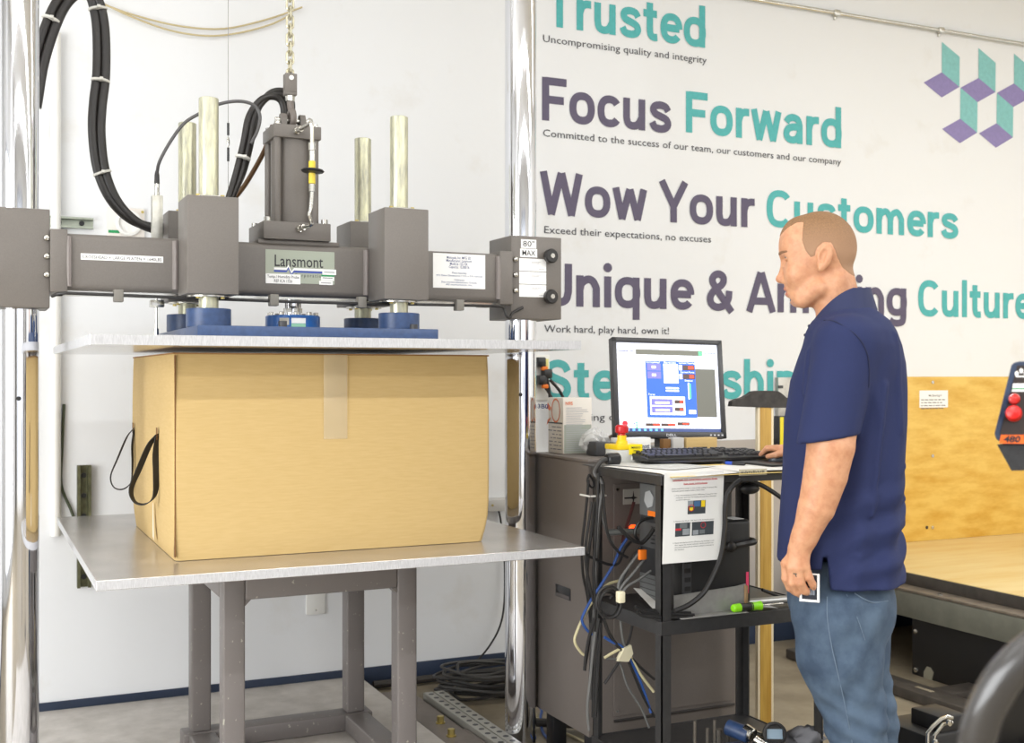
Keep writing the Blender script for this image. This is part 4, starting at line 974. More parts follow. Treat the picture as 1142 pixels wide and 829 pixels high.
for r_, row in enumerate(([1.5, 1.5, 6, 1.5, 1.5, 1.5], [2.2]+[1]*10+[2.8], [1.8]+[1]*11+[2.2], [1.5]+[1]*12+[1.5], [1]*13+[2], [1]*14)):
    x = .012
    for w_ in row: key(x, .027+r_*.0245+(.008 if r_ == 5 else 0), round(w_*u_, 4)); x += w_*u_
    x = .012+15.5*u_
    for k in range(3):
        if r_ not in (2,): key(x+k*u_, .027+r_*.0245+(.008 if r_ == 5 else 0), round(u_, 4))
    if r_ < 5:
        for k in range(4 if r_ in (1, 3) else 3): key(x+3.4*u_+k*u_, .027+r_*.0245, round(u_, 4))
# mouse, pen
mp_ = at(873, 513, Z=1.115)
mpx = thing('mouse_pad', 'black mouse mat on the cart under the hand', 'mouse mat', (mp_.x, mp_.y, 1.1))
Bx((mp_.x-.16, mp_.y-.14, 1.1055), (mp_.x+.1, mp_.y+.13, 1.111), .002).build('mat', black_plastic, mpx)
ms_ = thing('computer_mouse', 'dark computer mouse under the hand at the keyboard end', 'mouse', (mp_.x, mp_.y, 1.111))
MB().ell((mp_.x-.005, mp_.y, 1.116), (.055, .032, .028), 20, 12).build('shell', mat('mouse_grey', (70, 74, 80), .3), ms_)
Bx((mp_.x-.045, mp_.y-.003, 1.134), (mp_.x-.025, mp_.y+.003, 1.143), .002).build('scroll_wheel', black_plastic, ms_)
pa = at(806, 517, Z=1.108); pb = at(831, 518.5, Z=1.108)
pn = thing('ballpoint_pen', 'dark ballpoint pen with a blue grip lying on the papers', 'pen', pa)
d_ = (pb-pa); L_ = d_.length; d_.normalize(); pa.z = pb.z = 1.1105
MB().lathe([(pa, .004), (pa+d_*.01, .006), (pa+d_*L_*.95, .006), (pb, .004)], d_, 12).build('barrel', black_plastic, pn)
MB().lathe([(pa+d_*L_*.15, .0064), (pa+d_*L_*.45, .0064)], d_, 12).build('blue_grip', mat('pen_blue', (40, 80, 190), .4), pn)
# computers on the middle shelf ----------------------------------------------------
SZ = .632
ct = thing('computer_tower', 'computer tower with grey rear panel and orange tag inside the cart', 'computer', (2.25, 3.5, SZ))
tx0 = 2.13; ty0, ty1 = at(730, 560, X=tx0).y, at(713, 560, X=tx0).y
tz1 = at(715, 538, X=tx0).z
Bx((tx0+.002, ty0-.03, SZ+.002), (tx0+.30, ty1, tz1), .004).build('case', mat('case_dark', (46, 46, 48), .45), ct)
rear = mat('rear_panel_grey', (120, 122, 122), .4, .4)
def rp(name, v0, v1, m_, inset=.0):
    za, zb = at(720, v1, X=tx0).z, at(720, v0, X=tx0).z
    return Bx((tx0-.001-inset, ty0-.028, za), (tx0+.003, ty1-.004, zb), .001).build(name, m_, ct)
psu = rp('power_supply', 540, 575, rear)
cc = Vector((tx0-.002, (ty0+ty1)/2-.02, (at(720, 556, X=tx0).z)))
MB().turn(cc, [(.032, 0), (.032, .003), (0, .003)], (-1, 0, 0), 6).build('fan_grille', mat('grille_pale', (170, 172, 172), .5), psu)
za = at(720, 572, X=tx0).z; tg = Bx((tx0-.003, ty0-.02, za-.008), (tx0-.001, ty0+.04, za+.01)).build('orange_tag', orange, ct)
rp('port_panel', 582, 610, mat('rear_panel_dark', (92, 92, 92), .4, .4)); rp('slot_panel', 640, 668, rear)
for k in range(5):
    z = at(720, 586+k*4.5, X=tx0).z; Bx((tx0-.003, ty0-.02, z-.002), (tx0+.002, ty0+.02, z+.002)).build('port', black_plastic, ct)
for k in range(4):
    z = at(720, 644+k*6, X=tx0).z; Bx((tx0-.003, ty0-.025, z-.001), (tx0+.002, ty1-.01, z+.001)).build('slot_line', dark_plastic, ct)
dv = thing('battery_unit', 'bulky black upright unit with a strap and pink tag behind the instruction sheet', 'equipment case', (2.45, 3.42, SZ))
dy0 = 3.232; dx1 = at(838, 600, Y=dy0).x; dx0 = at(752, 600, Y=dy0).x; dz1 = at(800, 582, Y=dy0).z
Bx((dx0, dy0, SZ+.002), (dx1, dy0+.095, dz1), .014, 3).build('case', mat('unit_black', (30, 29, 29), .5, bump=.1, bscale=300), dv)
Bx((dx0+.03, dy0-.004, SZ+.01), (dx0+.065, dy0+.002, dz1-.03), .002).build('vent_frame', dark_plastic, dv)
for k in range(5): Bx((dx0+.036, dy0-.0055, SZ+.05+k*.03), (dx0+.06, dy0-.0035, SZ+.065+k*.03)).build('vent', black_rubber, dv)
a = at(843, 661, Y=dy0); b = at(845.5, 637, Y=dy0)
Bx((dx1-.022, dy0-.0015, a.z), (dx1-.012, dy0+.001, b.z)).build('pink_tag', mat('tag_pink', (232, 70, 110), .5), dv)
sz_ = at(830, 606, Y=dy0).z
MB().tube([(dx1-.14, dy0-.01, sz_-.012), (dx1-.08, dy0-.012, sz_-.004), (dx1-.04, dy0-.01, sz_), (dx1+.006, dy0-.006, sz_+.004), (dx1+.012, dy0+.06, sz_)], .012, 8).build('strap', black_rubber, dv)
MB().ell((dx1-.095, dy0-.016, sz_-.006), (.022, .012, .018), 12, 8).build('strap_knot', black_rubber, dv)
Bx((dx1-.13, dy0-.002, dz1-.07), (dx1-.09, dy0+.001, dz1-.03)).build('badge', dark_plastic, dv)
Bx((dx1-.06, dy0+.02, dz1+.0002), (dx1-.015, dy0+.08, dz1+.0015)).build('white_sticker', white_label, dv)
# bracket, pipe, screwdriver, papers
br = thing('metal_bracket', 'bent grey sheet-metal bracket lying on the cart middle shelf', 'bracket', (2.3, 3.25, SZ))
bY = 3.220
a = at(752, 679, Y=bY); b = at(834, 668, Y=bY); ztp = at(790, 657, Y=bY).z
gm_ = mat('bracket_steel', (166, 164, 160), .4, .3, noise=.15, scale=12)
MB().prism([(a.x, bY, SZ+.002), (b.x-.03, bY, SZ+.002), (b.x, bY+.005, SZ+.03), (b.x-.005, bY+.005, ztp+.005), (b.x-.05, bY, ztp), (a.x, bY, ztp-.012)], (0, .004, 0)).box((a.x, bY-.045, SZ+.001), (b.x-.03, bY+.003, SZ+.004), .001).build('plate', gm_, br)
Bx((b.x-.012, bY-.004, SZ+.02), (b.x+.0, bY+.012, ztp), .004).build('rusty_edge', mat('rust', (150, 120, 86), .7), br)
a = at(832, 667, Y=3.26); b = at(892, 668, Y=3.26)
Cy((a.x, 3.255, SZ+.016), (b.x+.06, 3.24, SZ+.016), .0135, 16, .002).build('short_pipe', mat('pipe_grey', (172, 172, 170), .35, .7), br)
sd = thing('screwdriver', 'screwdriver with bright green and black handle on the middle shelf edge', 'screwdriver', (2.45, 3.2, SZ))
a = at(816.5, 683, Y=3.195); b = at(849, 678.5, Y=3.195); e_ = at(873, 677, Y=3.195); a.z = b.z = e_.z = SZ+.0165
d_ = (b-a).normalized(); lime = mat('lime_green', (142, 222, 24), .35)
MB().lathe([(a, .009), (a+d_*.005, .0135), (a+d_*.028, .015), (a+d_*.03, .015)], d_, 18).build('green_cap', lime, sd)
Lh = (b-a).length
MB().lathe([(a+d_*.03, .0148), (a+d_*Lh*.5, .0125), (a+d_*Lh*.66, .0155)], d_, 18).build('black_grip', black_rubber, sd)
MB().lathe([(a+d_*Lh*.62, .0150), (a+d_*Lh*.8, .0135), (a+d_*Lh*.97, .016), (b, .012)], d_, 18).build('green_collar', lime, sd)
MB().lathe([(b, .003), (e_, .003)], d_, 10).build('blade', steel, sd)
sheet('loose_paper', [[(2.33, 3.19, SZ+.003), (2.40, 3.2, SZ+.012), (2.47, 3.19, SZ+.003)], [(2.30, 3.225, SZ+.003), (2.38, 3.232, SZ+.018), (2.46, 3.228, SZ+.006)]], mat('paper_grey', (214, 214, 210), .7), 'crumpled pale paper under the screwdriver on the middle shelf', 'paper')
sheet('paper_stack', [[(2.08, 3.36, SZ+.004), (2.2, 3.33, SZ+.004)], [(2.10, 3.52, SZ+.045), (2.2, 3.52, SZ+.03)]], paper, 'white paper slip under the computer tower on the middle shelf', 'paper')
# cables -----------------------------------------------------------------------------
cbl = mat('cable_black', (34, 33, 33), .45); cblue = mat('cable_blue', (44, 82, 150), .45); ccream = mat('cable_cream', (206, 196, 156), .5); cgrey = mat('cable_grey', (98, 98, 96), .5)
def cable(pts, r, m_, label, Y=None, X=None, group='cables hanging from the cart', closed=False):
    P = [at(u, v, X=X, Y=Y) if len(q) == 0 else at(u, v, Y=q[0]) for u, v, *q in pts]
    return tag(MB().tube(P, r, 7, closed=closed).build('cable', m_), label, 'cable', group)
PX = KX0-.016
def pcab(pts, r, m_, label, x=PX):
    return cable(pts, r, m_, label, X=x)
Yv = 3.62
cable([(656, 535), (655, 552), (652, 580), (649, 610), (650, 640), (655, 665), (659, 700)], .005, cbl, 'thin black cable bowing out beside the cart rear post', Y=Yv)
cable([(663, 560), (660, 590), (656, 620), (655, 650), (660, 690), (656, 720), (652, 745)], .006, cbl, 'black cable down the cart post ending in a kink', Y=Yv-.03)
cable([(669, 552), (672, 580), (682, 604), (690, 618)], .005, cgrey, 'grey cable running from the cart post tie inward', Y=Yv-.04)
cable([(657, 529), (655, 537), (660, 544), (662, 538), (657, 529)], .004, cbl, 'small knotted loop of black cable at the cart top corner', Y=Yv+.01)
cable([(700, 600), (692, 612), (684, 630), (672, 650), (660, 668), (651, 685), (649, 693), (654, 702), (660, 708)], .005, cblue, 'blue network cable curving out past the cart post', Y=3.56)
cable([(690, 648), (678, 652), (668, 662), (655, 680), (644, 703), (641, 716), (648, 728), (654, 732)], .005, ccream, 'cream cable looping out past the cart post', Y=3.58)
cable([(712, 618), (700, 634), (691, 648), (689, 662)], .005, cgrey, 'first of the grey cables fanning down from the computer rear', Y=3.42)
cable([(718, 625), (706, 640), (694, 654), (688, 668)], .005, cgrey, 'middle grey cable fanning down from the computer rear', Y=3.41)
cable([(726, 637), (712, 647), (698, 656), (688, 674)], .005, cgrey, 'lowest grey cable fanning down from the computer rear', Y=3.40)
cable([(652, 618), (664, 624), (680, 630), (690, 628), (697, 612), (706, 602)], .005, cbl, 'black cable slung across behind the cart post', Y=3.56)
cable([(712, 604), (708, 595), (712, 584), (720, 579), (728, 578)], .006, cbl, 'black power lead hooked into the tower rear', Y=3.40)
cable([(729, 590), (722, 600), (714, 606), (702, 600), (690, 588)], .007, cbl, 'thick black lead under the tower port panel', Y=3.39)
cable([(707, 560), (702, 577), (697, 592), (694, 606)], .006, mat('cable_maroon', (70, 30, 28), .5), 'dark maroon lead hanging in front of the cabinet panel', Y=3.6)
for k, (dx, dy, rr) in enumerate(((0, 0, 16), (2, 2, 14), (1, -1, 15), (-1, 3, 13))):
    cable([(679+dx+rr*.86*math.cos(a), 672+dy+rr*1.1*math.sin(a)) for a in [2*PI*j/10 for j in range(10)]], .0045, cbl, ('outermost turn of the coiled black cable at the cart corner', 'inner turn of the coiled black cable at the cart corner', 'second turn of the coiled black cable at the cart corner', 'smallest turn of the coiled black cable at the cart corner')[k], Y=3.22+.012*k, group='turns of the coil at the cart corner', closed=True)
q = at(692, 666, Y=3.2)
tag(MB().box((q.x-.012, q.y-.012, q.z-.018), (q.x+.012, q.y+.012, q.z+.018), .004).build('cable_tag', cream), 'cream tag on the coiled cable at the cart corner', 'tag')
for pts, m_, lab, r in (([(664, 705), (661, 730), (658, 760), (655, 790), (657, 815)], cgrey, 'grey cable down beside the cart lower post', .005),
                        ([(668, 690), (664, 720), (662, 760), (661, 800)], cbl, 'black cable down beside the cart lower post', .005),
                        ([(673, 690), (680, 708), (690, 722), (696, 728)], cbl, 'black cable slanting under the middle shelf', .006),
                        ([(705, 698), (702, 712), (696, 728), (686, 745), (674, 763)], cbl, 'long black cable crossing under the middle shelf', .005),
                        ([(692, 690), (694, 710), (698, 726)], cgrey, 'short grey cable under the middle shelf', .005),
                        ([(674, 734), (684, 728), (694, 724), (703, 732), (714, 752), (729, 772)], ccream, 'cream cable slanting down below the middle shelf', .005),
                        ([(674, 711), (684, 717), (694, 722), (704, 738), (716, 765), (726, 795)], cblue, 'blue cable slanting down below the middle shelf', .005),
                        ([(700, 735), (708, 755), (718, 778), (730, 800)], cbl, 'black cable slanting down below the middle shelf', .005),
                        ([(676, 735), (690, 738), (700, 766), (715, 790), (724, 812)], cgrey, 'grey cable sagging in front of the cabinet panel', .004),
                        ([(704, 734), (716, 746), (730, 758)], cbl, 'short black cable toward the cart front post', .005)):
    cable(pts, r, m_, lab, Y=3.45, group='cables under the middle shelf')
q = at(697, 730, Y=3.44)
tag(MB().prism([(q.x-.03, 3.435, q.z-.02), (q.x+.012, 3.435, q.z-.026), (q.x+.03, 3.435, q.z+.0), (q.x+.022, 3.435, q.z+.03), (q.x-.005, 3.435, q.z+.02)], (0, .02, 0)).build('cable_tag', cream), 'cream tag gathering the cables below the middle shelf', 'tag')
q = at(712, 618, Y=3.40)
tag(MB().box((q.x+.0, 3.39, q.z-.02), (q.x+.028, 3.405, q.z+.014), .003).build('cable_tag', orange), 'orange tag on the cables at the computer rear', 'tag')
q = at(706, 590, Y=3.6)
tag(MB().ell((q.x, 3.6, q.z), (.018, .01, .016), 12, 8).build('indicator_lamp', mat('lamp_red', (255, 70, 20), .3, emit=3.0)), 'glowing red-orange indicator light inside the cart', 'indicator')
cable([(806, 534), (818, 538), (832, 536), (848, 541), (862, 549), (872, 556)], .008, cbl, 'thick black cable bunched beneath the cart top', Y=3.22, group='cables beneath the cart top')
cable([(826, 535), (815, 545), (809, 560), (808, 590), (804, 620), (794, 645), (784, 662), (768, 675), (752, 682)], .0085, cbl, 'thick black cable drooping in front of the instruction sheet', Y=3.145, group='cables beneath the cart top')
tag(MB().ell(tuple(at(836, 545, Y=3.23)), (.04, .02, .02), 12, 8).build('cable_bundle', cbl), 'dark knotted cable bundle beneath the cart top', 'cable')
cable([(850, 658), (860, 662), (872, 667), (885, 669)], .006, cbl, 'black cable trailing off the middle shelf beside the pipe', Y=3.4, group='cables beneath the cart top')
for k, (dx, dv_) in enumerate(((0, 0), (4, 3), (2, 6))):
    cable([(708+dx, 677+dv_), (716+dx, 681+dv_), (728+dx, 682+dv_), (742+dx, 683+dv_), (770+dx, 684+dv_*.8)], .006, cbl, ('upper black lead lying on the middle shelf', 'middle black lead lying on the middle shelf', 'front black lead lying on the middle shelf')[k], Y=3.215-.012*k, group='leads on the middle shelf')
for pts, r, lab in (([(667, 528), (666, 560), (664, 600), (662, 640), (664, 680)], .0055, 'black cable tight against the cart rear post'),
                    ([(660, 560), (654, 600), (653, 625), (657, 650), (662, 672)], .005, 'black cable bulging just outside the cart rear post'),
                    ([(672, 540), (674, 570), (679, 600), (690, 616), (700, 622)], .005, 'black cable swinging from the post toward the tower'),
                    ([(663, 690), (656, 715), (653, 735), (652, 748)], .006, 'blunt-ended black cable below the middle shelf corner'),
                    ([(670, 695), (668, 730), (666, 765), (664, 800)], .0055, 'black cable on the inner side of the cart lower post'),
                    ([(715, 610), (706, 622), (697, 640), (690, 656), (680, 668)], .0055, 'black cable feeding the coil from the tower')):
    cable(pts, r, cbl, lab, Y=3.50)
q = at(665, 553, Y=3.6)
tag(MB().box((q.x-.034, 3.585, q.z-.003), (q.x+.034, 3.5865, q.z+.003)).box((q.x-.034, 3.585, q.z-.003), (q.x-.0325, 3.66, q.z+.003)).box((q.x+.0325, 3.585, q.z-.003), (q.x+.034, 3.66, q.z+.003)).build('cable_tie', tie_m), 'white cable tie round the cables on the cart rear post', 'cable tie')
# on the bottom shelf
BZ = .1385
for k, (u, v) in enumerate(((775, 804), (789, 812), (797, 803), (802, 813), (812, 810))):
    p = at(u, 829, Y=3.26+.02*k); z1 = at(u, v, Y=p.y).z
    tag(Cy((p.x, p.y, BZ), (p.x, p.y, z1), .0065 if k != 3 else .011, 12, .001).build('steel_pin', mat('pin_steel', (120, 114, 106), .4, .7)), ('upright steel pin first from the cart front post', 'upright steel pin second from the cart front post', 'tallest upright steel pin beside the thick pin', 'thick stubby steel pin between the thin pins', 'upright steel pin next to the blue regulator')[k], 'pin', 'steel pins on the bottom shelf')
rg = thing('blue_regulator', 'blue and steel regulator valve on the bottom cart shelf', 'regulator', (2.5, 3.24, BZ))
p = at(832, 818, Y=3.24)
Cy((p.x-.035, 3.30, p.z+.010), (p.x+.005, 3.23, p.z-.006), .027, 24, .003).build('blue_body', blue_paint, rg)
Cy((p.x-.0, 3.25, p.z+.008), (p.x+.012, 3.215, p.z-.004), .024, 24, .003).build('steel_ring', steel, rg)
Cy((p.x+.012, 3.21, p.z-.012), (p.x+.04, 3.17, p.z-.035), .014, 16, .002).build('steel_spindle', steel, rg)
Cy((p.x+.03, 3.24, p.z+.0), (p.x+.10, 3.22, p.z-.035), .010, 12, .002).build('lever', steel, rg)
Bx((p.x-.05, 3.23, BZ), (p.x+.015, 3.30, BZ+.03), .006).build('base_block', blue_paint, rg)
p = at(866, 817, Y=3.2)
gg = thing('pressure_gauge', 'round black-rimmed gauge with pale blue face on the bottom shelf', 'gauge', (p.x, 3.2, BZ))
nrm = Vector((-.45, -.85, .25)).normalized(); c0 = Vector((p.x, 3.22, p.z-.01))
MB().lathe([(c0, .034), (c0+nrm*.03, .040), (c0+nrm*.045, .040), (c0+nrm*.046, .032), (c0+nrm*.036, .030), (c0+nrm*.036, .0)], nrm, 32).build('rim', black_rubber, gg)
xg = Vector((0, 0, 1)).cross(nrm).normalized(); yg = nrm.cross(xg); cg = c0+nrm*.0366
MB().quad(*[cg+xg*a*.026+yg*b*.016 for a, b in ((-1, -1), (1, -1), (1, 1), (-1, 1))]).build('face', mat('gauge_face', (140, 160, 176), .3), gg, smooth=0)
Bx((p.x-.03, 3.21, BZ), (p.x+.03, 3.27, p.z-.03), .006).build('foot', dark_plastic, gg)
p = at(893, 822, Y=3.2)
tag(crumple((p.x+.03, 3.215, BZ+.038), (.07, .05, .036), 9).build('shop_rag', mat('rag_grey', (104, 104, 108), .9), smooth=80), 'crumpled grey rag on the bottom shelf beside the gauge', 'cloth')
# ================================================================ BESIDE AND BEYOND THE CART
# wooden T-square with black head
tq = at(853, 808, Z=FLOOR)
ts = thing('wooden_square', 'tall yellow wooden rule with a black shaped head standing beside the cart', 'measuring square', (tq.x, tq.y, FLOOR))
zt = at(853, 454, Y=tq.y).z; xl = at(846, 600, Y=tq.y).x; xr = at(858.5, 600, Y=tq.y).x
ywood = mat('yellow_wood', (196, 158, 74), .5, c2=(168, 128, 48), scale=6, stretch=(8, 8, .5))
Bx((xl, tq.y-.012, FLOOR+.001), (xr, tq.y+.012, zt+.03), .002).build('blade', ywood, ts)
Bx((xr, tq.y-.010, FLOOR+.001), (xr+.012, tq.y+.010, zt+.02), .001).build('pale_edge', mat('pale_wood', (222, 208, 178), .6), ts)
Bx((xl-.010, tq.y-.010, FLOOR+.001), (xl, tq.y+.010, zt+.02), .001).build('pale_edge', mat('pale_wood', (222, 208, 178), .6), ts)
hd = [(816, 453.5), (817, 448), (822, 445.5), (829, 444), (836, 440), (840, 437), (845, 436), (862, 436), (868, 436.5), (872, 439), (877, 443.5), (884, 446), (890, 449), (892, 455), (860, 455)]
MB().prism([at(u, v, Y=tq.y-.014) for u, v in hd], (0, .028, 0)).build('head', mat('head_black', (58, 54, 52), .6, noise=.3, scale=30), ts, smooth=0)
# bar and spirit level on the wall behind
a = at(868, 520, Y=WY-.03); b = at(881, 421, Y=WY-.03)
t = thing('wall_rack', 'pale aluminium bar fixed upright on the wall behind the wooden square', 'rack bar', (a.x, WY, a.z))
MB().box((a.x, WY-.03, a.z), (b.x+.03, WY, b.z), .003).build('bar', mat('bar_pale', (196, 192, 184), .4, .5, noise=.15), t)
MB().box((a.x-.002, WY-.034, b.z-.06), (a.x+.03, WY-.028, b.z-.045)).build('slot', dark_plastic, t)
a = at(868.5, 502, Y=WY-.09); b = at(880, 464, Y=WY-.09)
lv = thing('spirit_level', 'black and yellow spirit level hanging on the wall bar', 'spirit level', (a.x, WY-.06, a.z))
Bx((a.x, WY-.09, a.z-.12), (b.x, WY-.045, b.z), .004).build('body', black_plastic, lv)
Bx((a.x+.008, WY-.0925, a.z-.11), (a.x+.032, WY-.089, b.z-.006), .001).build('yellow_face', mat('level_yellow', (232, 214, 26), .4), lv)
Bx((a.x+.042, WY-.0925, a.z-.11), (a.x+.05, WY-.089, b.z-.006), .001).build('yellow_face', mat('level_yellow', (232, 214, 26), .4), lv)
# plywood bench ----------------------------------------------------------------------
PYY = WY-.02
zb = at(1013, 605, Y=PYY).z; zpt = at(1013, 420.3, Y=PYY).z
ply = mat('stained_plywood', (228, 190, 96), .45, c2=(208, 160, 60), scale=7, stretch=(.7, 1, 2.4), contrast=(.38, .68), bump=.03, bscale=40)
nt = ply.node_tree
plt_ = mat('pale_plywood', (232, 208, 150), .5, c2=(222, 188, 118), scale=3.0, stretch=(.5, 2.5, 1), contrast=(.4, .7))
ex = at(1010, 637.6, Z=zb).x
be = thing('test_bench', 'low plywood-topped steel test table with a stained plywood backboard', 'bench', (5.5, 4.4, FLOOR))
BX1 = 7.6
Bx((ex+.004, PYY, zb), (BX1, WY-.001, zpt), .002).build('backboard', ply, be)
for u, v in ((1040, 426.5), (1040, 508.7), (1040, 588.5), (1033.5, 588.5)):
    p = at(u, v, Y=PYY); Cy((p.x, PYY-.004, p.z), (p.x, PYY, p.z), .010, 14, .001).build('screw', steel if u > 1035 else mat('hole_dark', (70, 56, 40), .6), be)
a = at(1025.5, 455, Y=PYY-.002); b = at(1057, 435.5, Y=PYY-.002)
nt_ = Bx((a.x, PYY-.003, a.z), (b.x, PYY, b.z)).build('notice', white_label, be)
random.seed(11); mb = MB()
text_mb('My Bearing if', (a.x+.07, PYY-.003, b.z-.036), (1, 0, 0), (0, 0, 1), .012, (b.x-a.x)-.12, .01, mb=mb)
for k in range(4):
    z = b.z-.058-.017*k; x = a.x+.012
    while x < b.x-.04: l = .01+.025*random.random(); mb.box((x, PYY-.0038, z), (x+l, PYY-.003, z+.005)); x += l+.008
mb.build('print', mat('soft_ink', (110, 108, 108), .6), nt_, smooth=0)
Bx((ex, 1.4, zb-.022), (BX1, PYY+.0, zb), .002).build('plywood_top', plt_, be)
dk = mat('bench_dark_steel', (78, 72, 66), .5, noise=.2, scale=12); gy = mat('bench_grey_steel', (122, 122, 110), .5, noise=.12, scale=8, bump=.04)
lx = at(1000, 655.5, Z=zb-.065).x
Bx((ex-.004, 1.4, zb-.062), (ex+.03, PYY, zb-.004), .002).build('top_edge', dk, be)
Bx((lx, 1.4, zb-.075), (ex+.03, PYY, zb-.062), .003).build('ledge', mat('ledge_taupe', (128, 116, 102), .5, noise=.2, scale=14), be)
zlo = at(989.5, 683, X=lx).z
Bx((lx+.002, 1.4, zlo), (lx+.06, PYY, zb-.076), .003).build('side_beam', gy, be)
for y in (4.15, 3.62): Cy((lx+.03, y, zb-.062), (lx+.03, y, zb-.055), .012, 6).build('ledge_bolt', steel, be)
p = at(1017, 700, X=lx+.075)
blk = mat('bench_black', (30, 29, 29), .5)
Bx((lx+.075, 1.8, FLOOR), (lx+1.6, p.y, zlo+.02), .004).build('pedestal', blk, be)
for v in (704, 747):
    q = at(1020, v, X=lx+.075); MB().turn((lx+.075, q.y-.01, q.z), [(.014, 0), (.012, .006), (.004, .009)], (-1, 0, 0), 14).build('bolt', steel, be)
a = at(1030, 770, X=lx+.07); b = at(1044, 747, X=lx+.07)
MB().prism([(lx+.07, a.y, a.z), (lx+.07, b.y, a.z-.01), (lx+.07, b.y, a.z+.04), (lx+.07, b.y+.03, a.z+.06), (lx+.07, b.y+.02, b.z-.02), (lx+.07, b.y+.04, b.z), (lx+.07, a.y-.02, b.z), (lx+.07, a.y, b.z-.03)], (.01, 0, 0)).build('latch_plate', mat('latch_pale', (150, 146, 128), .5), be)
zr = at(1000, 775, X=lx+.05).z
MB().box((3.84, 1.8, FLOOR+.001), (3.97, 4.9, .0), .006).box((3.9, 2.2, FLOOR+.001), (lx+.5, 2.32, -.005), .004).box((3.9, 3.9, FLOOR+.001), (lx+.5, 4.02, -.005), .004).build('foot_rail', dk, be)
for y in (4.3, 3.95): Bx((3.90, y, -.0005), (3.925, y+.1, .0015), .0005).build('rail_slot', mat('slot_pale', (150, 140, 120), .5), be)
for x in (6.0, 7.3): Bx((x, 2.0, FLOOR), (x+.1, 4.9, zb-.022), .004).build('rear_frame', blk, be)
# chrome bracket on a black block at the foot of the bench
p = at(1045, 815, Y=2.75)
cs = thing('caster_bracket', 'small bright metal bracket on a black block low beside the test table', 'bracket', (p.x, 2.75, FLOOR))
pts = [at(u, v, Y=2.75) for u, v in ((1034, 845), (1034.5, 818), (1040, 811), (1050, 802), (1056, 799.5), (1062, 801))]
MB().tube(pts, .006, 8, smooth=False).build('bent_rod', steel, cs)
pts = [at(u, v, Y=2.70) for u, v in ((1041, 845), (1042, 821), (1052, 808), (1062, 806))]
MB().tube(pts, .005, 8, smooth=False).build('bent_rod', steel, cs)
b0 = at(1038, 829, Y=2.78)
MB().box((b0.x-.03, 2.76, FLOOR), (b0.x+.16, 2.98, b0.z+.03), .01).box((b0.x+.03, 2.77, b0.z+.02), (b0.x+.14, 2.9, b0.z+.08), .008).build('block', blk, cs)
for u, v in ((1057.5, 806), (1042, 828)):
    q = at(u, v, Y=2.69); MB().turn(q, [(.010, 0), (.010, .008), (.004, .010)], (0, -1, 0), 12).build('bolt', steel, cs)
# pendant control box -----------------------------------------------------------------
DB = 2.2
bo = at(1118, 455, D=DB)
cbx = thing('control_box', 'dark blue tilted control box with red button and orange 480 VOLTS label', 'control box', bo)
FWv = Vector((FW[0], FW[1], 0)); RTv = Vector((RT[0], RT[1], 0)); UP = Vector((0, 0, 1))
RAY = (at(1150, 455, D=DB)-Vector((0, 0, EYE))).normalized()
def bp(u, v, d=0.0): return at(u, v, D=DB)+RAY*d
navy = mat('box_blue', (52, 66, 92), .4, noise=.1, scale=40)
# slanted left side; the box runs on past the picture edge
out = [(1128, 407), (1131, 404.5), (1137, 403), (1206, 404), (1212, 409), (1196, 492), (1192, 498), (1120, 496), (1111, 490), (1109, 484)]
c_ = Vector((0, 0, 0))
pl = [bp(u, v) for u, v in out]; back = [bp(1160+(u-1160)*.93, 450+(v-450)*.95, .10) for u, v in out]; inner = [bp(1160+(u-1160)*.985, 450+(v-450)*.975, -.012) for u, v in out]
MB().rings([back, pl, inner]).build('housing', navy, cbx, smooth=60)
pan = [(1134.5, 408), (1201, 408), (1189, 486), (1115, 485)]
MB().quad(*[bp(u, v, -.0135) for u, v in pan]).build('front_plate', mat('plate_black', (46, 34, 30), .35), cbx, smooth=0)
MB().quad(*[bp(u, v, -.0145) for u, v in ((1116.5, 485), (1114.5, 494.5), (1190, 495.5), (1192, 485))]).build('voltage_label', mat('label_orange', (240, 108, 30), .5), cbx, smooth=0)
q = bp(1119, 493, -.015); xq = (bp(1180, 493.6, -.015)-q); yq = bp(1120.2, 487, -.015)-bp(1119, 493, -.015)
text_mb('480 VOLTS', q, xq, yq, .0118, .098, .03, .0006).build('voltage_lettering', ink, cbx, smooth=0)
def btn(u, v, r, tall, rc):
    b = bp(u, v, -.013); n = (-RAY+Vector((0, 0, .12))).normalized()
    k = MB().lathe([(b, r*.9), (b+n*.012, r*.9), (b+n*.014, r*.7), (b+n*tall*.5, r*.7)], n, 24).build('button_base', black_rubber, cbx)
    MB().lathe([(b+n*tall*.4, r*.75), (b+n*(tall*.45), r), (b+n*(tall*.85), r), (b+n*tall, r*.8), (b+n*(tall*1.06), 0.0)], n, 28).build('red_cap', rc, cbx)
rb_ = mat('button_gloss_red', (206, 28, 24), .25)
btn(1131.5, 446.5, .0105, .026, mat('lamp_lens_red', (180, 26, 20), .15, coat=.5)); btn(1131, 463.5, .0145, .05, rb_)
MB().quad(*[bp(u, v, -.0145) for u, v in ((1128.5, 437), (1165, 437), (1167, 428), (1130, 428))]).build('white_label', white_label, cbx, smooth=0)
MB().quad(*[bp(u, v, -.0150) for u, v in ((1129, 434.5), (1166, 434.5), (1166.2, 433), (1129.3, 433))]).build('green_line', mat('green', (40, 150, 90), .5), cbx, smooth=0)
mb = MB()
for k in range(5):
    x = 1134+5*k; mb.add([bp(x+a*2.4, 418+(k % 2)*-3+b*3.2-1, -.0146) for a, b in ((0, -1), (1, -.3), (.6, .8), (-.6, .8), (-1, -.3))], [(0, 1, 2, 3, 4)])
mb.quad(*[bp(u, v, -.0146) for u, v in ((1133, 421), (1158, 421), (1158, 419.5), (1133, 419.5))])
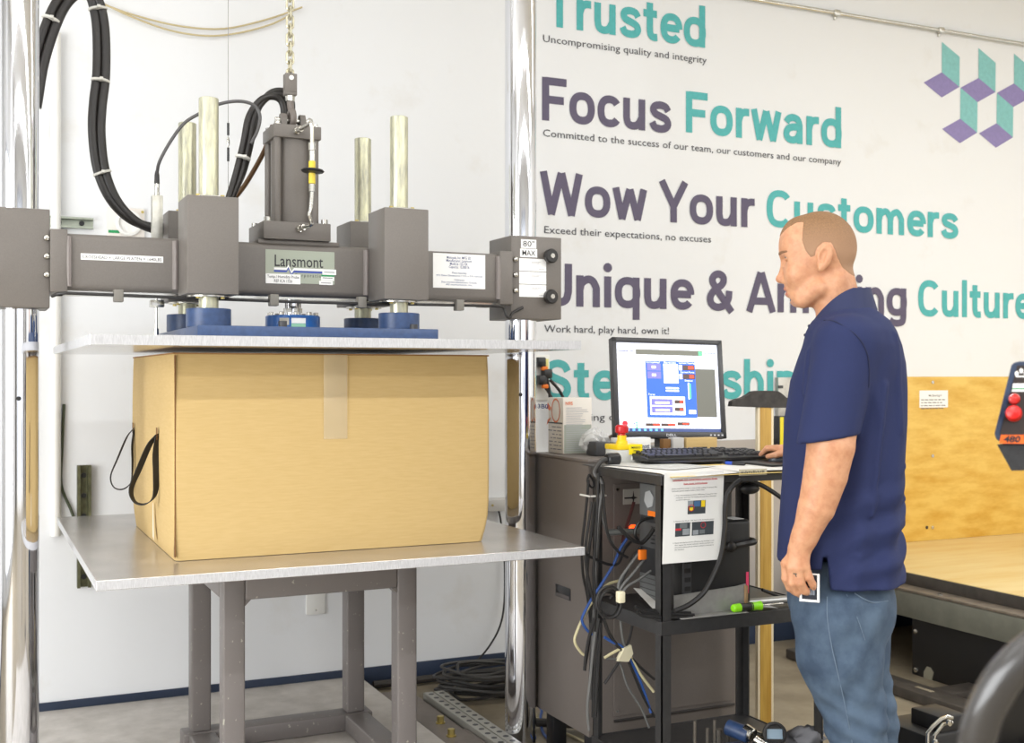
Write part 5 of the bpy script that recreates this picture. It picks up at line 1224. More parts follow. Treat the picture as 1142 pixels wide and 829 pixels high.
mb.build('white_emblem', white_label, cbx, smooth=0)
tp_ = [(1112, 496), (1192, 498), (1178, 524), (1128, 525)]
MB().rings([[bp(1156+(u-1156)*k, 505+(v-505)*k, d) for u, v in tp_] for d, k in ((-.006, 1), (.09, .93))]).build('tapered_base', mat('base_black', (48, 48, 50), .5, noise=.2, scale=60), cbx, smooth=0)
pc_ = bp(1182, 517, .05)
Cy((pc_.x, pc_.y, FLOOR), pc_, .025, 20).build('support_post', blk, cbx)
Cy((pc_.x, pc_.y, FLOOR), (pc_.x, pc_.y, FLOOR+.02), .16, 32, .004).build('post_foot', blk, cbx)
# dark hand wheel close to the camera
DHW = 1.15
hc_ = at(1203, 830, D=DHW)
hw = thing('hand_wheel', 'big glossy black curved wheel rim close to the camera in the corner', 'hand wheel', hc_)
e1 = RTv; e2 = (UP*.96-FWv*.28).normalized()
Rr = .098
MB().tube([hc_+e1*(Rr*1.02*math.cos(a))+e2*(Rr*1.28*math.sin(a)) for a in [2*PI*k/64 for k in range(64)]], .0190, 20, smooth=False, closed=True).build('rim', mat('wheel_gloss_black', (58, 56, 55), .22, coat=.4), hw)
nn = e1.cross(e2).normalized()
if nn.dot(FWv) < 0: nn = -nn
MB().turn(hc_+nn*.03, [(.05, 0), (.085, .01), (.085, .03), (.03, .05)], nn, 40).build('hub_disc', blk, hw)
for k in range(3):
    a = PI/2+k*2*PI/3; MB().tube([hc_+nn*.035, hc_+e1*(Rr*math.cos(a))+e2*(Rr*1.25*math.sin(a))], .010, 10, smooth=False).build('spoke', blk, hw)
Cy(hc_+nn*.05, (hc_.x+nn.x*.05, hc_.y+nn.y*.05, FLOOR), .03, 20).build('pedestal', blk, hw)
# cables and pipes on the floor behind the machine
random.seed(21)
cx0 = at(532, 768, Z=FLOOR+.03)
for k in range(14):
    r = .13+.07*random.random(); cx, cy = cx0.x+.03*random.uniform(-1, 1)+.08, cx0.y+.03*random.uniform(-1, 1)
    ph = random.uniform(0, 6); z = FLOOR+.012+.0085*k
    pts = [(cx+r*1.3*math.cos(a+ph)*(1+.12*math.sin(3*a+k)), min(cy+r*.8*math.sin(a+ph), WY-.03), z+.012*math.sin(2*a+k)) for a in [2*PI*j/12 for j in range(12)]]
    tag(MB().tube(pts, .007, 7, closed=True).build('cable', mat('floor_cable', (60, 58, 56), .5)), 'turn of black cable in the coil heaped on the floor by the navy baseboard', 'cable', 'turns of the floor cable coil')
def fcab(name, pts, r, m_, label, cat='cable'): return tag(MB().tube(pts, r, 8).build(name, m_), label, cat)
fcab('cable', [at(555, 566, Y=WY-.02), at(559, 585, Y=WY-.02), at(563, 640, Y=WY-.03), at(560, 690, Y=WY-.05), at(545, 722, Y=WY-.06), at(520, 750, Y=WY-.09), (at(507, 770, Z=FLOOR+.02))], .005, cbl, 'black cable dropping from the wall box to the floor coil')
c1 = at(480, 772, Z=FLOOR+.02)
fcab('floor_pipe', [(1.70, WY-.04, FLOOR+.03), (2.0, WY-.045, FLOOR+.03), (2.5, WY-.04, FLOOR+.03)], .016, mat('pipe_dark', (58, 54, 50), .6), 'dark pipe lying along the foot of the navy baseboard', 'pipe')
p1, p2, p3 = at(598, 792, Z=FLOOR+.05), at(612, 795, Z=FLOOR+.05), at(600, 806, Z=FLOOR+.02)
fcab('cable', [at(598, 786, Z=FLOOR+.05), at(604, 792, Z=FLOOR+.04), at(603, 802, Z=FLOOR+.02), at(606, 818, Z=FLOOR+.01), at(618, 829, Z=FLOOR+.008), at(640, 838, Z=FLOOR+.008)], .006, cblue, 'blue cable on the floor between the post and the cabinet')
fcab('cable', [at(598, 797, Z=FLOOR+.03), at(602, 803, Z=FLOOR+.01), at(618, 812, Z=FLOOR+.008), at(640, 822, Z=FLOOR+.008), at(668, 834, Z=FLOOR+.008)], .005, ccream, 'cream cable on the floor between the post and the cabinet')
fcab('floor_pipe', [at(596, 806, Z=FLOOR+.03), at(640, 808, Z=FLOOR+.03), at(690, 812, Z=FLOOR+.03)], .018, mat('pipe_dark', (58, 54, 50), .6), 'dark pipe on the floor running under the grey cabinet', 'pipe')
# ================================================================ THE MAN
DM_ = 3.55
aM = (940-CX)/F
OM = Vector((FW[0]+RT[0]*aM, FW[1]+RT[1]*aM, 0))*DM_
dh = OM.normalized(); DIST = OM.length
MPX = DM_/F
sv = -dh                                         # towards the camera: his left side
fv = Vector((-RT[0]+FW[0]*aM, -RT[1]+FW[1]*aM, 0)).normalized()  # the way he faces
def toL(p): p = Vector(p); q = p-OM; return np.array([q.dot(fv), q.dot(sv), p.z])
def toW(a): return OM+fv*float(a[0])+sv*float(a[1])+Vector((0, 0, float(a[2])))
def Lp(u, b, y):
    """outline point (u, y) of the figure at b px towards the camera from its mid-plane -> local metres"""
    a = (u-CX)/F; r = Vector((FW[0]+RT[0]*a, FW[1]+RT[1]*a, 0)); t = (DIST-b*MPX)/r.dot(dh)
    return toL(Vector((r.x*t, r.y*t, EYE-(y-HY)/F*t)))
# --- signed-distance modelling and surface nets
def s_ell(P, c, r, R=None):
    q = P-c
    if R is not None: q = q @ R
    r = np.asarray(r, float); k0 = np.linalg.norm(q/r, axis=1); k1 = np.linalg.norm(q/(r*r), axis=1)+1e-9
    return k0*(k0-1.0)/k1
def s_cone(P, a, b, ra, rb, sc=None):
    a = np.asarray(a, float); b = np.asarray(b, float)
    if sc is not None: P = P/sc; a = a/sc; b = b/sc
    ab = b-a; t = np.clip(((P-a) @ ab)/(ab @ ab), 0, 1)
    return np.linalg.norm(P-(a+t[:, None]*ab), axis=1)-(ra+(rb-ra)*t)
def smin(a, b, k): h = np.clip(.5+.5*(b-a)/k, 0, 1); return b*(1-h)+a*h-k*h*(1-h)
def smax(a, b, k): return -smin(-a, -b, k)
def snet(f, lo, hi, h):
    lo = np.asarray(lo, float); hi = np.asarray(hi, float); n = np.ceil((hi-lo)/h).astype(int)+1
    ax = [lo[i]+h*np.arange(n[i]) for i in range(3)]
    V = np.empty(n)
    for i in range(n[0]):
        Y, Z = np.meshgrid(ax[1], ax[2], indexing='ij'); P = np.stack([np.full(Y.size, ax[0][i]), Y.ravel(), Z.ravel()], 1)
        V[i] = f(P).reshape(Y.shape)
    ins = V < 0; acc = np.zeros(tuple(n-1)+(3,)); cnt = np.zeros(tuple(n-1)); quads = []
    for a in range(3):
        s0 = [slice(None)]*3; s1 = [slice(None)]*3; s0[a] = slice(0, -1); s1[a] = slice(1, None)
        v0 = V[tuple(s0)]; v1 = V[tuple(s1)]; cr = (v0 < 0) != (v1 < 0)
        I = np.argwhere(cr)
        if not len(I): continue
        t = v0[cr]/(v0[cr]-v1[cr]); pos = lo+h*I.astype(float); pos[:, a] += h*t
        b, c = (a+1) % 3, (a+2) % 3; cells = []
        ok = np.ones(len(I), bool)
        for db, dc in ((0, 0), (-1, 0), (-1, -1), (0, -1)):
            J = I.copy(); J[:, b] += db; J[:, c] += dc; g = np.all((J >= 0) & (J < n-1), axis=1); ok &= g; cells.append(J)
            np.add.at(acc, tuple(J[g].T), pos[g]); np.add.at(cnt, tuple(J[g].T), 1)
        fl = v0[cr] > 0
        for K, fwd in ((ok & ~fl, True), (ok & fl, False)):
            q = [cells[i][K] for i in ((0, 1, 2, 3) if fwd else (3, 2, 1, 0))]; quads.append(np.stack(q, 1))
    m = cnt > 0; idx = -np.ones(cnt.shape, int); idx[m] = np.arange(m.sum()); vs = acc[m]/cnt[m][:, None]
    Q = np.concatenate(quads); fs = idx[Q[..., 0], Q[..., 1], Q[..., 2]]
    return vs, fs
def project(f, p, n=12):
    p = np.array(p, float)
    for _ in range(n):
        e = 1e-3; P = np.stack([p]+[p+e*v for v in np.eye(3)]); d = f(P); g = (d[1:]-d[0])/e; p = p-g*d[0]/max(g @ g, 1e-6)
    return p
man = thing('person', 'man in navy polo shirt and blue jeans standing with one hand on the mouse', 'person', (OM.x, OM.y, FLOOR))
def link(name, parts_, m_, parent=man, smooth=180, slots=None, midx=None):
    vs = np.concatenate([p[0] for p in parts_]); off = 0; fs = []
    for v, f in parts_: fs += (f+off).tolist(); off += len(v)
    o = world_loc(parent); W_ = [tuple(toW(v)-o) for v in vs]
    me = bpy.data.meshes.new(name); me.from_pydata(W_, [], fs)
    for q in (slots or [m_]): me.materials.append(q)
    if midx is not None:
        cen = np.array([vs[f].mean(0) for f in fs]); me.polygons.foreach_set('material_index', midx(cen).astype(int))
    fix_normals(me); me.polygons.foreach_set('use_smooth', [True]*len(fs))
    ob = bpy.data.objects.new(name, me); COL.objects.link(ob); ob.parent = parent; return ob
K = MPX
def px3(r): return np.array([r[0]*K, r[1]*K, r[2]*K])
H = lambda u, b, y: Lp(u, b, y)
# --- head
def f_face(P):
    d = s_ell(P, H(914, 0, 277), px3((40, 32.5, 41)))
    d = smin(d, s_ell(P, H(889, 0, 274), px3((19.5, 26, 30))), 10*K)
    d = smin(d, s_ell(P, H(899, 0, 309), px3((25, 25, 34))), 10*K)
    d = smin(d, s_cone(P, H(893, -9, 331), H(893, 9, 331), 9*K, 9*K), 8*K)
    d = smin(d, s_ell(P, H(888.5, 0, 333.5), px3((7, 8, 8))), 6*K)
    for s in (-1, 1):
        d = smin(d, s_ell(P, H(888, s*17, 305), px3((11, 10, 13))), 8*K)
        d = smin(d, s_cone(P, H(912, s*22, 322), H(896, s*14, 335), 10*K, 8*K), 8*K)
        d = smin(d, s_cone(P, H(874.6, s*3, 284), H(880.5, s*18, 284.5), 4.2*K, 3.6*K), 4*K)
        d = smax(d, -s_ell(P, H(871.0, s*13.5, 291), px3((7.6, 8.5, 5.0))), 4*K)
    d = smin(d, s_cone(P, H(876.5, 0, 291), H(871.8, 0, 309.5), 3.6*K, 5.0*K), 3.5*K)
    d = smin(d, s_ell(P, H(871.0, 0, 311.5), px3((6.0, 5.2, 4.8))), 2.5*K)
    for s in (-1, 1):
        d = smin(d, s_ell(P, H(876.5, s*6.4, 313.5), px3((5.4, 3.4, 4.0))), 1.6*K); d = smax(d, -s_ell(P, H(874.5, s*4.0, 317.2), px3((2.6, 1.8, 1.5))), .8*K)
        d = smax(d, -s_cone(P, H(881, s*9.5, 315), H(887, s*14.5, 325), 1.1*K, .8*K), 3*K)
    d = smin(d, s_ell(P, H(879.5, 0, 322.5), px3((5.8, 10.5, 2.8))), 1.8*K)
    d = smin(d, s_ell(P, H(880.8, 0, 328.6), px3((5.4, 9.0, 3.1))), 1.8*K)
    d = smax(d, -s_cone(P, H(875.5, -8, 325.6), H(875.5, 8, 325.6), .9*K, .9*K), 1.2*K)
    d = smax(d, -s_ell(P, H(882.0, 0, 334.2), px3((2.2, 7, 1.5))), 3*K)
    for s in (-1, 1):
        c = H(919.8, s*33, 286.5)
        th = math.radians(-12); R = np.array([[math.cos(th), 0, -math.sin(th)], [0, 1, 0], [math.sin(th), 0, math.cos(th)]]).T
        e = s_ell(P, c, px3((8.2, 4.2, 13.2)), R)
        e = smin(e, s_ell(P, H(916, s*33.5, 298), px3((4.5, 3.6, 5.5))), 3*K)
        e = smax(e, -s_ell(P, H(918.6, s*37.2, 285), px3((5.0, 4.6, 8.6)), R), 1.5*K)
        e = smin(e, s_ell(P, H(922, s*34.6, 287), px3((1.7, 1.7, 6.2)), R), 2*K)
        d = smin(d, e, 2.5*K)
    nk = s_cone(P, H(930, 0, 316), H(940, 0, 372), 23.5*K, 27*K, np.array([1, .98, 1]))
    nk = smin(nk, s_cone(P, H(936, 20, 312), H(919, 9, 358), 5*K, 5*K), 10*K); nk = smin(nk, s_cone(P, H(936, -20, 312), H(919, -9, 358), 5*K, 5*K), 10*K)
    return smin(d, nk, 9*K)
face = snet(f_face, H(1000, -60, 392), H(855, 60, 226), .0036)
# --- arms: near (left) arm hanging, hand half curled
wr = H(897.5, 96, 600)
def f_armL(P):
    d = s_cone(P, H(943, 76, 410), H(926.5, 96, 498), 20*K, 24.3*K)
    d = smin(d, s_cone(P, H(926.5, 96, 498), H(920.5, 97, 530), 24.3*K, 22.6*K), 2*K)
    d = smin(d, s_cone(P, H(920.5, 97, 530), H(911, 97, 566), 22.6*K, 19.0*K), 1*K)
    d = smin(d, s_cone(P, H(910, 97, 566), wr, 19.0*K, 13.0*K), 1*K)
    return d
knk = [H(876.5, 90, 629), H(883, 97, 632), H(890.5, 99.5, 633.5), H(898, 98, 632)]
mids = [H(876.5, 89, 645), H(883.5, 96, 650), H(892.5, 98, 650), H(902.5, 96, 644.5)]
dst = [H(881, 84, 655.5), H(888.5, 89, 660), H(897.5, 92, 659), H(906, 92, 651.5)]
tips = [H(886.5, 78, 660.5), H(893, 82, 663.5), H(901.5, 85.5, 661.5), H(907.5, 87, 656.5)]
def f_handL(P):
    d = s_cone(P, H(897, 95.5, 598), H(891, 95, 612), 12.2*K, 11.5*K, np.array([1, .8, 1]))
    for k in range(4): d = smin(d, s_cone(P, H(893.5-2*k*.3+k*1.0-1, 94+1.0*k*.5, 612), knk[k], 7.6*K, (5.5, 5.8, 5.6, 5.0)[k]*K), 5*K)
    d = smin(d, s_cone(P, H(887, 82, 613), H(880.5, 77, 630), 7.5*K, 5.6*K), 6*K)
    th = s_cone(P, H(880.5, 77, 630), H(878.5, 73, 643), 5.2*K, 4.6*K); th = smin(th, s_cone(P, H(878.5, 73, 643), H(882.5, 72, 653), 4.6*K, 3.7*K), 2*K)
    d = smin(d, th, 3*K)
    for k in range(4):
        r = (4.9, 5.1, 4.9, 4.3)[k]*K
        f = smin(s_cone(P, knk[k], mids[k], r*1.05, r*.97), s_cone(P, mids[k], dst[k], r*.97, r*.9), 1.5*K)
        f = smin(f, s_cone(P, dst[k], tips[k], r*.9, r*.76), 1.5*K); d = smin(d, f, 1.6*K)
    return d
f_left = lambda P: smin(f_armL(P), f_handL(P), 6*K)
lo = np.minimum(H(970, 55, 674), H(862, 130, 674)); hi = np.maximum(H(970, 55, 425), H(860, 135, 425))
armL = snet(f_left, np.minimum(lo, hi)-.005, np.maximum(lo, hi)+.005, .0034)
# --- far (right) arm reaching forward to the mouse
mw = Vector((mp_.x, mp_.y, 1.140))
shR = H(944, -78, 372)
hR = toL(mw+Vector((.018, -.055, .022)))
elR = (shR+hR)/2+np.array([-.05, -.03, -.16])
wrR = toL(mw+Vector((.030, -.105, .035)))
fdir = Vector((-.34, .93, 0)).normalized(); sdir = Vector((fdir.y, -fdir.x, 0))
def f_right(P):
    d = s_cone(P, shR, elR, .066, .055); d = smin(d, s_cone(P, elR, wrR, .055, .033), .02)
    d = smin(d, s_cone(P, wrR, hR, .031, .026), .015)
    pal = [toL(mw+fdir*.012+sdir*q+Vector((.006, -.02, .018))) for q in (-.028, -.009, .010, .028)]
    for q in pal: d = smin(d, s_cone(P, hR, q, .018, .0125), .012)
    for k, q in enumerate((-.031, -.010, .011, .031)):
        a = pal[k]; b = toL(mw+fdir*.045+sdir*q+Vector((0, 0, .016))); c = toL(mw+fdir*(.078-.008*(k == 3)-.004*(k == 0))+sdir*q*.95+Vector((0, 0, -.008)))
        f = smin(s_cone(P, a, b, .0118, .0105), s_cone(P, b, c, .0105, .0085), .005); d = smin(d, f, .005)
    a = toL(mw-fdir*.035-sdir*.028+Vector((0, 0, .006))); b = toL(mw-fdir*.005-sdir*.050+Vector((0, 0, -.004))); c = toL(mw+fdir*.028-sdir*.054+Vector((0, 0, -.012)))
    d = smin(d, smin(s_cone(P, a, b, .0145, .0115), s_cone(P, b, c, .0115, .0095), .005), .010)
    return d
pp_ = np.stack([shR, elR, hR, toL(mw+fdir*.1), toL(mw-sdir*.08), toL(mw+sdir*.06)])
armR = snet(f_right, np.r_[pp_.min(0)[:2]-.075, pp_.min(0)[2]-.075], np.r_[pp_.max(0)[:2]+.075, 1.60], .0045)
def f_core(P): return smin(s_cone(P, H(940, 0, 380), H(942, 0, 640), 34*K, 34*K), s_cone(P, H(946, -66, 388), H(946, 66, 388), 18*K, 18*K), 20*K)
core = snet(f_core, H(1010, -110, 720), H(870, 110, 320), .012)
skin = mat('skin', (206, 153, 117), .5, c2=(188, 129, 95), scale=45, contrast=(.4, .75), bump=.04, bscale=300, sss=.12)
lips = mat('lip_skin', (178, 112, 92), .5)
lc_ = H(878, 0, 325.5)
def lipmask(c): return (np.abs(c[:, 2]-lc_[2]) < 5.2*K) & (np.abs(c[:, 1]) < 8.5*K) & (c[:, 0] > H(881.5, 0, 325)[0])
link('body', [face, armL, armR, core], skin, slots=[skin, lips], midx=lipmask)
# --- hair: close crop, receding at the temples
def poly_sd(px_, py_, poly):
    d = np.full(px_.shape, 1e9); s = np.zeros(px_.shape, bool); n = len(poly)
    for i in range(n):
        ax_, ay = poly[i]; bx_, by = poly[(i+1) % n]; ex_, ey = bx_-ax_, by-ay
        t = np.clip(((px_-ax_)*ex_+(py_-ay)*ey)/(ex_*ex_+ey*ey), 0, 1); d = np.minimum(d, np.hypot(px_-ax_-t*ex_, py_-ay-t*ey))
        c = ((ay > py_) != (by > py_)) & (px_ < (bx_-ax_)*(py_-ay)/(by-ay+1e-12)+ax_); s ^= c
    return np.where(s, -d, d)
hair_poly = [H(u, 33, y)[[0, 2]] for u, y in ((862, 262), (870, 260.5), (877, 254), (888, 247.5), (895, 247), (894, 257), (893.5, 268), (897, 279), (904, 288), (910, 285), (911.5, 277), (918, 271), (926, 271), (930, 278), (933, 287), (939, 298), (950, 306), (966, 309), (972, 222), (860, 222))]
def f_hair(P):
    d = f_face(P)-.45*K
    g = poly_sd(P[:, 0], P[:, 2], hair_poly)
    return smax(d, g, 2.0*K)
hair = snet(f_hair, H(972, -48, 326), H(858, 48, 226), .0036)
hair_m = mat('cropped_hair', (150, 112, 74), .75, c2=(112, 82, 54), scale=260, contrast=(.3, .7), bump=.5, bscale=500)
nt = hair_m.node_tree; mxn = [n for n in nt.nodes if n.type == 'MIX'][0]; bs0 = nt.nodes['Principled BSDF']
sx_ = nt.nodes.new('ShaderNodeSeparateXYZ'); mr = nt.nodes.new('ShaderNodeMapRange'); m2 = nt.nodes.new('ShaderNodeMix'); m2.data_type = 'RGBA'
nt.links.new([n for n in nt.nodes if n.type == 'TEX_COORD'][0].outputs['Object'], sx_.inputs[0]); nt.links.new(sx_.outputs['Z'], mr.inputs['Value'])
mr.inputs['From Min'].default_value = H(925, 0, 282)[2]-FLOOR; mr.inputs['From Max'].default_value = H(915, 0, 246)[2]-FLOOR
nt.links.new(mr.outputs[0], m2.inputs[0]); nt.links.new(mxn.outputs[2], m2.inputs[7]); m2.inputs[6].default_value = rgb(164, 128, 99); nt.links.new(m2.outputs[2], bs0.inputs['Base Color'])
link('hair', [hair], hair_m)
brow_m = mat('eyebrow', (134, 98, 70), .8)
BR = {s: (project(f_face, H(871, s*7, 283)), project(f_face, H(880, s*23, 284))) for s in (-1, 1)}
white_eye = mat('eye_white', (226, 220, 214), .25); iris = mat('iris_grey', (70, 84, 92), .2)
for s in (-1, 1):
    def f_brow(P, s=s):
        b = P[:, 1]*s; zc = BR[s][0][2]+.012*np.clip((b-5*K)/(10*K), 0, 1)*.25
        return smax(f_face(P)-.7*K, np.maximum(np.abs(P[:, 2]-zc)-(1.75*K-.04*np.abs(b-10*K)), np.maximum(5*K-b, b-23*K)), .6*K)
    c = H(877, s*14, 284); link('eyebrow', [snet(f_brow, c-.03, c+.03, .0022)], brow_m)
    ec = project(f_face, H(874, s*13.5, 290.5))
    c = ec+np.array([-4.5*K, 0, 0])
    def f_eye(P, c=c): return s_ell(P, c, px3((5.6, 5.8, 4.2)))
    ir = c+np.array([3.6*K, 0, 0])
    ob = link('eye', [snet(f_eye, c-.025, c+.025, .002)], None, slots=[white_eye, iris], midx=lambda q, c=c: (np.hypot(q[:, 1]-c[1], q[:, 2]-c[2]) < 3.5*K) & (q[:, 0] > c[0]))
    def f_lid(P, s=s, c=c): return smax(smax(s_ell(P, c, px3((7.0, 7.2, 5.4))), 1.1*K-np.abs(P[:, 2]-c[2]+.3*K), .5*K), -s_ell(P, c, px3((5.7, 5.9, 4.3))), .3*K)
    link('eyelid', [snet(f_lid, c-.026, c+.026, .0018)], skin)
# --- polo shirt
prof = np.array([(344, 920, 974, 34), (350, 914, 982, 48), (359, 905, 993, 72), (370, 899, 1000, 86), (386, 895, 1006, 88), (405, 888, 1010, 84), (425, 881, 1011, 80), (470, 874, 1012, 76), (540, 871, 1009, 75), (590, 867.5, 1006, 77), (625, 866, 1009, 79), (672, 868, 1010, 80)], float)
zs = np.array([H(940, 0, p[0])[2] for p in prof]); xf = np.array([H(p[1], 0, p[0])[0] for p in prof]); xb = np.array([H(p[2], 0, p[0])[0] for p in prof]); hw_ = prof[:, 3]*K
o_ = np.argsort(zs)
zhem = H(940, 60, 656.5)[2]; slit_u = H(920, 76, 630)[0]
def folds(P):
    x, y, z = P[:, 0], P[:, 1], P[:, 2]
    w = np.clip((H(940, 0, 520)[2]-z)/.12, 0, 1)*np.clip((z-zhem)/.06, 0, 1)
    q = .0095*w*np.sin(z*62+x*26+1.7*np.sin(y*14))*np.clip(.5-x*3.0, 0, 1)
    q += .0055*np.sin(x*52+y*16+z*7)*np.clip((H(940, 0, 400)[2]-z)/.1, 0, 1)*np.clip((y+.05)*7, 0, 1)
    return q
def f_torso(P):
    z = P[:, 2]; a = np.interp(z, zs[o_], xf[o_]); b = np.interp(z, zs[o_], xb[o_]); h = np.interp(z, zs[o_], hw_[o_])
    c = (a+b)/2; r = (a-b)/2; ux = np.abs(P[:, 0]-c)/r; uy = np.abs(P[:, 1])/h
    k = (ux**2.35+uy**2.35)**(1/2.35)
    return smax((k-1)*np.minimum(r, h), z-H(945, 0, 347)[2]-.25*np.clip(H(945, 0, 347)[0]-P[:, 0], -.08, .12), 4*K)
def f_sl(P, s):
    if s > 0: d = s_cone(P, H(944, 70, 388), H(921, 95, 500), 33*K, 30.5*K)
    else: d = s_cone(P, shR+np.array([0, .02, 0]), shR+(elR-shR)*.75, 35*K, 32*K)
    return d
cutP = H(919, 95, 491); cutN = np.array([-.20*0+.19, 0, -1.0]); cutN = (H(921, 95, 520)-H(940, 80, 400)); cutN = cutN/np.linalg.norm(cutN); cutN = np.array([cutN[0]*.2+.02, 0, -1.0]); cutN[0] = -.17; cutN /= np.linalg.norm(cutN)
RIDGE = [(project(f_torso, Lp(*a)), project(f_torso, Lp(*b)), r) for a, b, r in (((962, 84, 388), (978, 62, 470), 2.4), ((988, 46, 378), (993, 40, 480), 2.2), ((979, 60, 430), (972, 68, 575), 2.6), ((1003, 16, 556), (962, 74, 598), 2.6), ((1005, 14, 585), (958, 76, 622), 2.6), ((1000, 30, 520), (968, 70, 560), 2.0), ((903, 60, 392), (890, 70, 440), 2.0))]
def f_shirt(P):
    d = f_torso(P)-folds(P)
    d = smin(d, s_cone(P, H(942, 0, 372), H(946, 64, 386), 28*K, 31*K), 10*K); d = smin(d, s_cone(P, H(942, 0, 372), H(946, -64, 386), 28*K, 31*K), 10*K)
    for a_, b_, r_ in RIDGE: d = smin(d, s_cone(P, a_, b_, r_*K, r_*.5*K), 7*K)
    sl = f_sl(P, 1); sl = smax(sl, (P-cutP) @ cutN, 1.0*K)
    d2 = smin(d, sl, 9*K)
    e = elR-shR; slr = smax(f_sl(P, -1), (P-(shR+e*.72)) @ (e/np.linalg.norm(e)), 1.5*K)
    d2 = smin(d2, slr, 9*K)
    # crease between sleeve and body
    zb_ = np.where(P[:, 0] > slit_u, H(870, 60, 632)[2], zhem)
    d2 = smax(d2, zb_-P[:, 2], 1.2*K)
    slit = np.maximum(np.abs(P[:, 0]-slit_u)-2.0*K-(H(940, 70, 622)[2]-P[:, 2])*.10, P[:, 2]-H(940, 70, 622)[2]); slit = np.maximum(slit, .14-P[:, 1])
    d2 = smax(d2, -slit, 1*K)
    # neck opening
    d2 = smax(d2, -s_cone(P, H(926, 0, 322), H(930, 0, 356), 26.0*K, 25.5*K, np.array([1, .97, 1])), 1.5*K)
    return d2
lo = np.array([-.30, -.36, zhem-.03]); hi = np.array([.30, .36, H(940, 0, 322)[2]])
shirt = snet(f_shirt, lo, hi, .0068)
navy_shirt = mat('navy_polo_knit', (40, 48, 86), .8, noise=.05, scale=300, bump=.25, bscale=700, spec=.25)
sh = link('polo_shirt', [shirt], navy_shirt)
def collar():
    mb = MB(); n = 40; R0 = []; R1 = []; R2 = []; R3 = []
    for j in range(n+1):
        t = math.radians(12)+math.radians(336)*j/n      # opens at the throat
        cx, sy = math.cos(t), math.sin(t)
        f = (1-cx)/2                                     # 0 front .. 1 back
        g = min(1, f*1.45); g = g*(1.6-.6*g); yt = 356-35*g; yb = 379-35*g+2*f
        top = H(938-31.5*cx+1.5, 35*sy, yt); bot = H(938-40*cx+1, 44*sy, yb)
        R0.append(toW(top+np.array([-.0*cx, 0, 0]))); R1.append(toW(bot)); R2.append(toW(bot*1.0+np.array([-.004*cx, -.004*sy, -.001]))); R3.append(toW(top+np.array([-.004*cx, -.004*sy, -.004])))
    rs = [[R0[j], R1[j], R2[j], R3[j]] for j in range(n+1)]
    return mb.rings(rs)
collar().build('collar', mat('navy_rib', (38, 45, 80), .8, bump=.2, bscale=500), sh, smooth=80)
seam_m = mat('navy_seam', (26, 31, 60), .85)
def seam(pts, r, name, m_, parent, f, step=4):
    P = [toW(project(lambda q: f(q)-.0012, Lp(*p))) for p in pts]
    return MB().tube(P, r, 6, step=step).build(name, m_, parent)
seam([(926, 62, 366), (938, 80, 372), (951, 88, 380), (962, 92, 394), (966, 92, 412), (964, 90, 432)], .0016, 'shoulder_seam', seam_m, sh, f_shirt)
mb = MB()
for y in (362, 374):
    p = toW(project(f_shirt, Lp(899, 4, y))); mb.ell(p, (.005, .005, .005), 10, 8)
mb.build('button', mat('button_navy', (28, 32, 56), .3), sh)
# --- jeans
def f_jeans(P):
    pel = s_ell(P, H(938, 0, 668), px3((57, 62, 60))); pel = smin(pel, s_cone(P, H(938, 0, 600), H(938, 0, 668), 53*K, 56*K, np.array([1, 1.08, 1])), 6*K)
    d = smin(pel, s_ell(P, H(965, 26, 690), px3((27, 34, 34))), 16*K); d = smin(d, s_ell(P, H(965, -26, 690), px3((27, 34, 34))), 16*K)
    for s, hip, kn, an in ((1, H(934, 36, 690), H(955, 40, 805), H(966, 42, 940)), (-1, H(944, -32, 690), H(968, -36, 800), H(976, -40, 940))):
        md = H(937, 38, 735) if s > 0 else H(946, -34, 735)
        leg = smin(s_cone(P, hip, md, 49*K, 44*K), s_cone(P, md, kn, 44*K, 32*K), 8*K); leg = smin(leg, s_cone(P, kn, an, 32*K, 24*K), 8*K)
        d = smin(d, leg, 7*K)
    x, y, z = P[:, 0], P[:, 1], P[:, 2]
    w = np.exp(-((z-H(940, 0, 785)[2])/.09)**2)
    d = d-.0045*w*np.sin(z*95-x*50+y*9)-.0026*np.sin(z*40+x*55+y*20)
    d = smax(d, P[:, 2]-H(940, 0, 618)[2], 1*K); d = smax(d, H(940, 0, 938)[2]-P[:, 2], 1*K)
    return d
jl = np.array([-.26, -.25, FLOOR+.03]); jh = np.array([.24, .25, H(940, 0, 612)[2]])
jeans = snet(f_jeans, jl, jh, .0085)
denim = mat('blue_denim', (78, 96, 116), .8, c2=(50, 67, 88), scale=9, contrast=(.38, .66), bump=.3, bscale=600)
jn = link('jeans', [jeans], denim)
stitch = mat('denim_seam', (98, 114, 132), .85)
seam([(921, 80, 662), (922, 86, 690), (927, 86, 720), (934, 84, 750), (943, 76, 790), (950, 72, 829), (956, 70, 860)], .0016, 'side_seam', stitch, jn, f_jeans)
seam([(952, 66, 664), (958, 62, 671), (972, 56, 674), (986, 40, 671)], .0022, 'pocket_hem', stitch, jn, f_jeans)
seam([(944, 70, 664), (950, 70, 690), (958, 66, 712)], .0012, 'pocket_edge', stitch, jn, f_jeans)
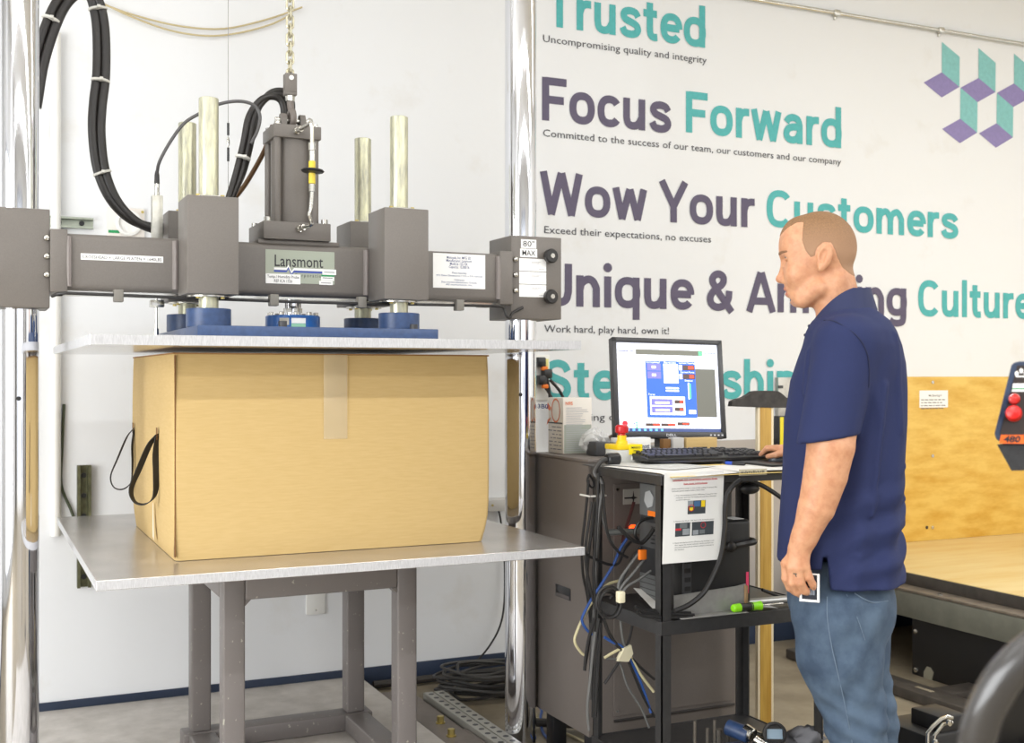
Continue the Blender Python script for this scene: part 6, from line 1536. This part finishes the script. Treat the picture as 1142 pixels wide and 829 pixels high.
# --- shoes (out of the picture but he stands on them)
for s, c in ((1, H(958, 42, 950)), (-1, H(968, -40, 950))):
    zf = FLOOR
    def f_shoe(P, c=c):
        d = s_ell(P, np.array([c[0]+.07, c[1], zf+.05]), (.16, .052, .05)); d = smin(d, s_cone(P, np.array([c[0], c[1], zf+.05]), np.array([c[0]-.005, c[1], zf+.12]), .048, .045), .03)
        return smax(d, zf+.004-P[:, 2], .004)
    link('shoe', [snet(f_shoe, (c[0]-.12, c[1]-.08, zf-.01), (c[0]+.26, c[1]+.08, zf+.19), .009)], mat('shoe_black', (36, 34, 34), .4))
# finger mark
tmk = mat('tattoo_ink', (88, 84, 74), .7)
mb = MB()
for (u0, y0), (u1, y1) in (((884.2, 641.2), (888.4, 640.6)), ((886.3, 641), (887.0, 644.2))): mb.tube([toW(project(lambda z: f_left(z)-.0002, Lp(u0, 104, y0))), toW(project(lambda z: f_left(z)-.0002, Lp(u1, 104, y1)))], .0016, 6, smooth=False)
mb.build('finger_tattoo', tmk, man)
# ID badge hanging at the pocket
bc_ = Lp(902.5, 88, 655)
bw = toW(bc_)
bdg = thing('name_badge', 'white-edged badge hanging at the jeans pocket below the shirt slit', 'badge', bw)
def bq(x, z, d): return bw+fv*(-x*K)+Vector((0, 0, z*K))+sv*(d)+fv*0
fr = [(-10, -15), (10.5, -15.5), (10.5, 14.5), (-9, 15)]
MB().rings([[bq(x, z, .002) for x, z in fr], [bq(x, z, .0045) for x, z in fr]]).build('card', white_label, bdg, smooth=0)
MB().quad(*[bq(x, z, .0051) for x, z in ((-7.5, -12.5), (8, -13), (8, 13), (-7, 13))]).build('dark_panel', mat('badge_black', (30, 34, 46), .4), bdg, smooth=0)
mb = MB()
for k in range(6): mb.quad(*[bq(x, z, .0057) for x, z in ((-5+1.9*k, -8), (-4.2+1.9*k, -8), (-4.2+1.9*k, -1), (-5+1.9*k, -1))])
mb.build('bar_print', mat('badge_silver', (160, 166, 178), .5), bdg, smooth=0)
MB().box(tuple(bq(-1.5, 14, .001)), tuple(bq(1.5, 20, .004))).build('clip', steel, bdg)
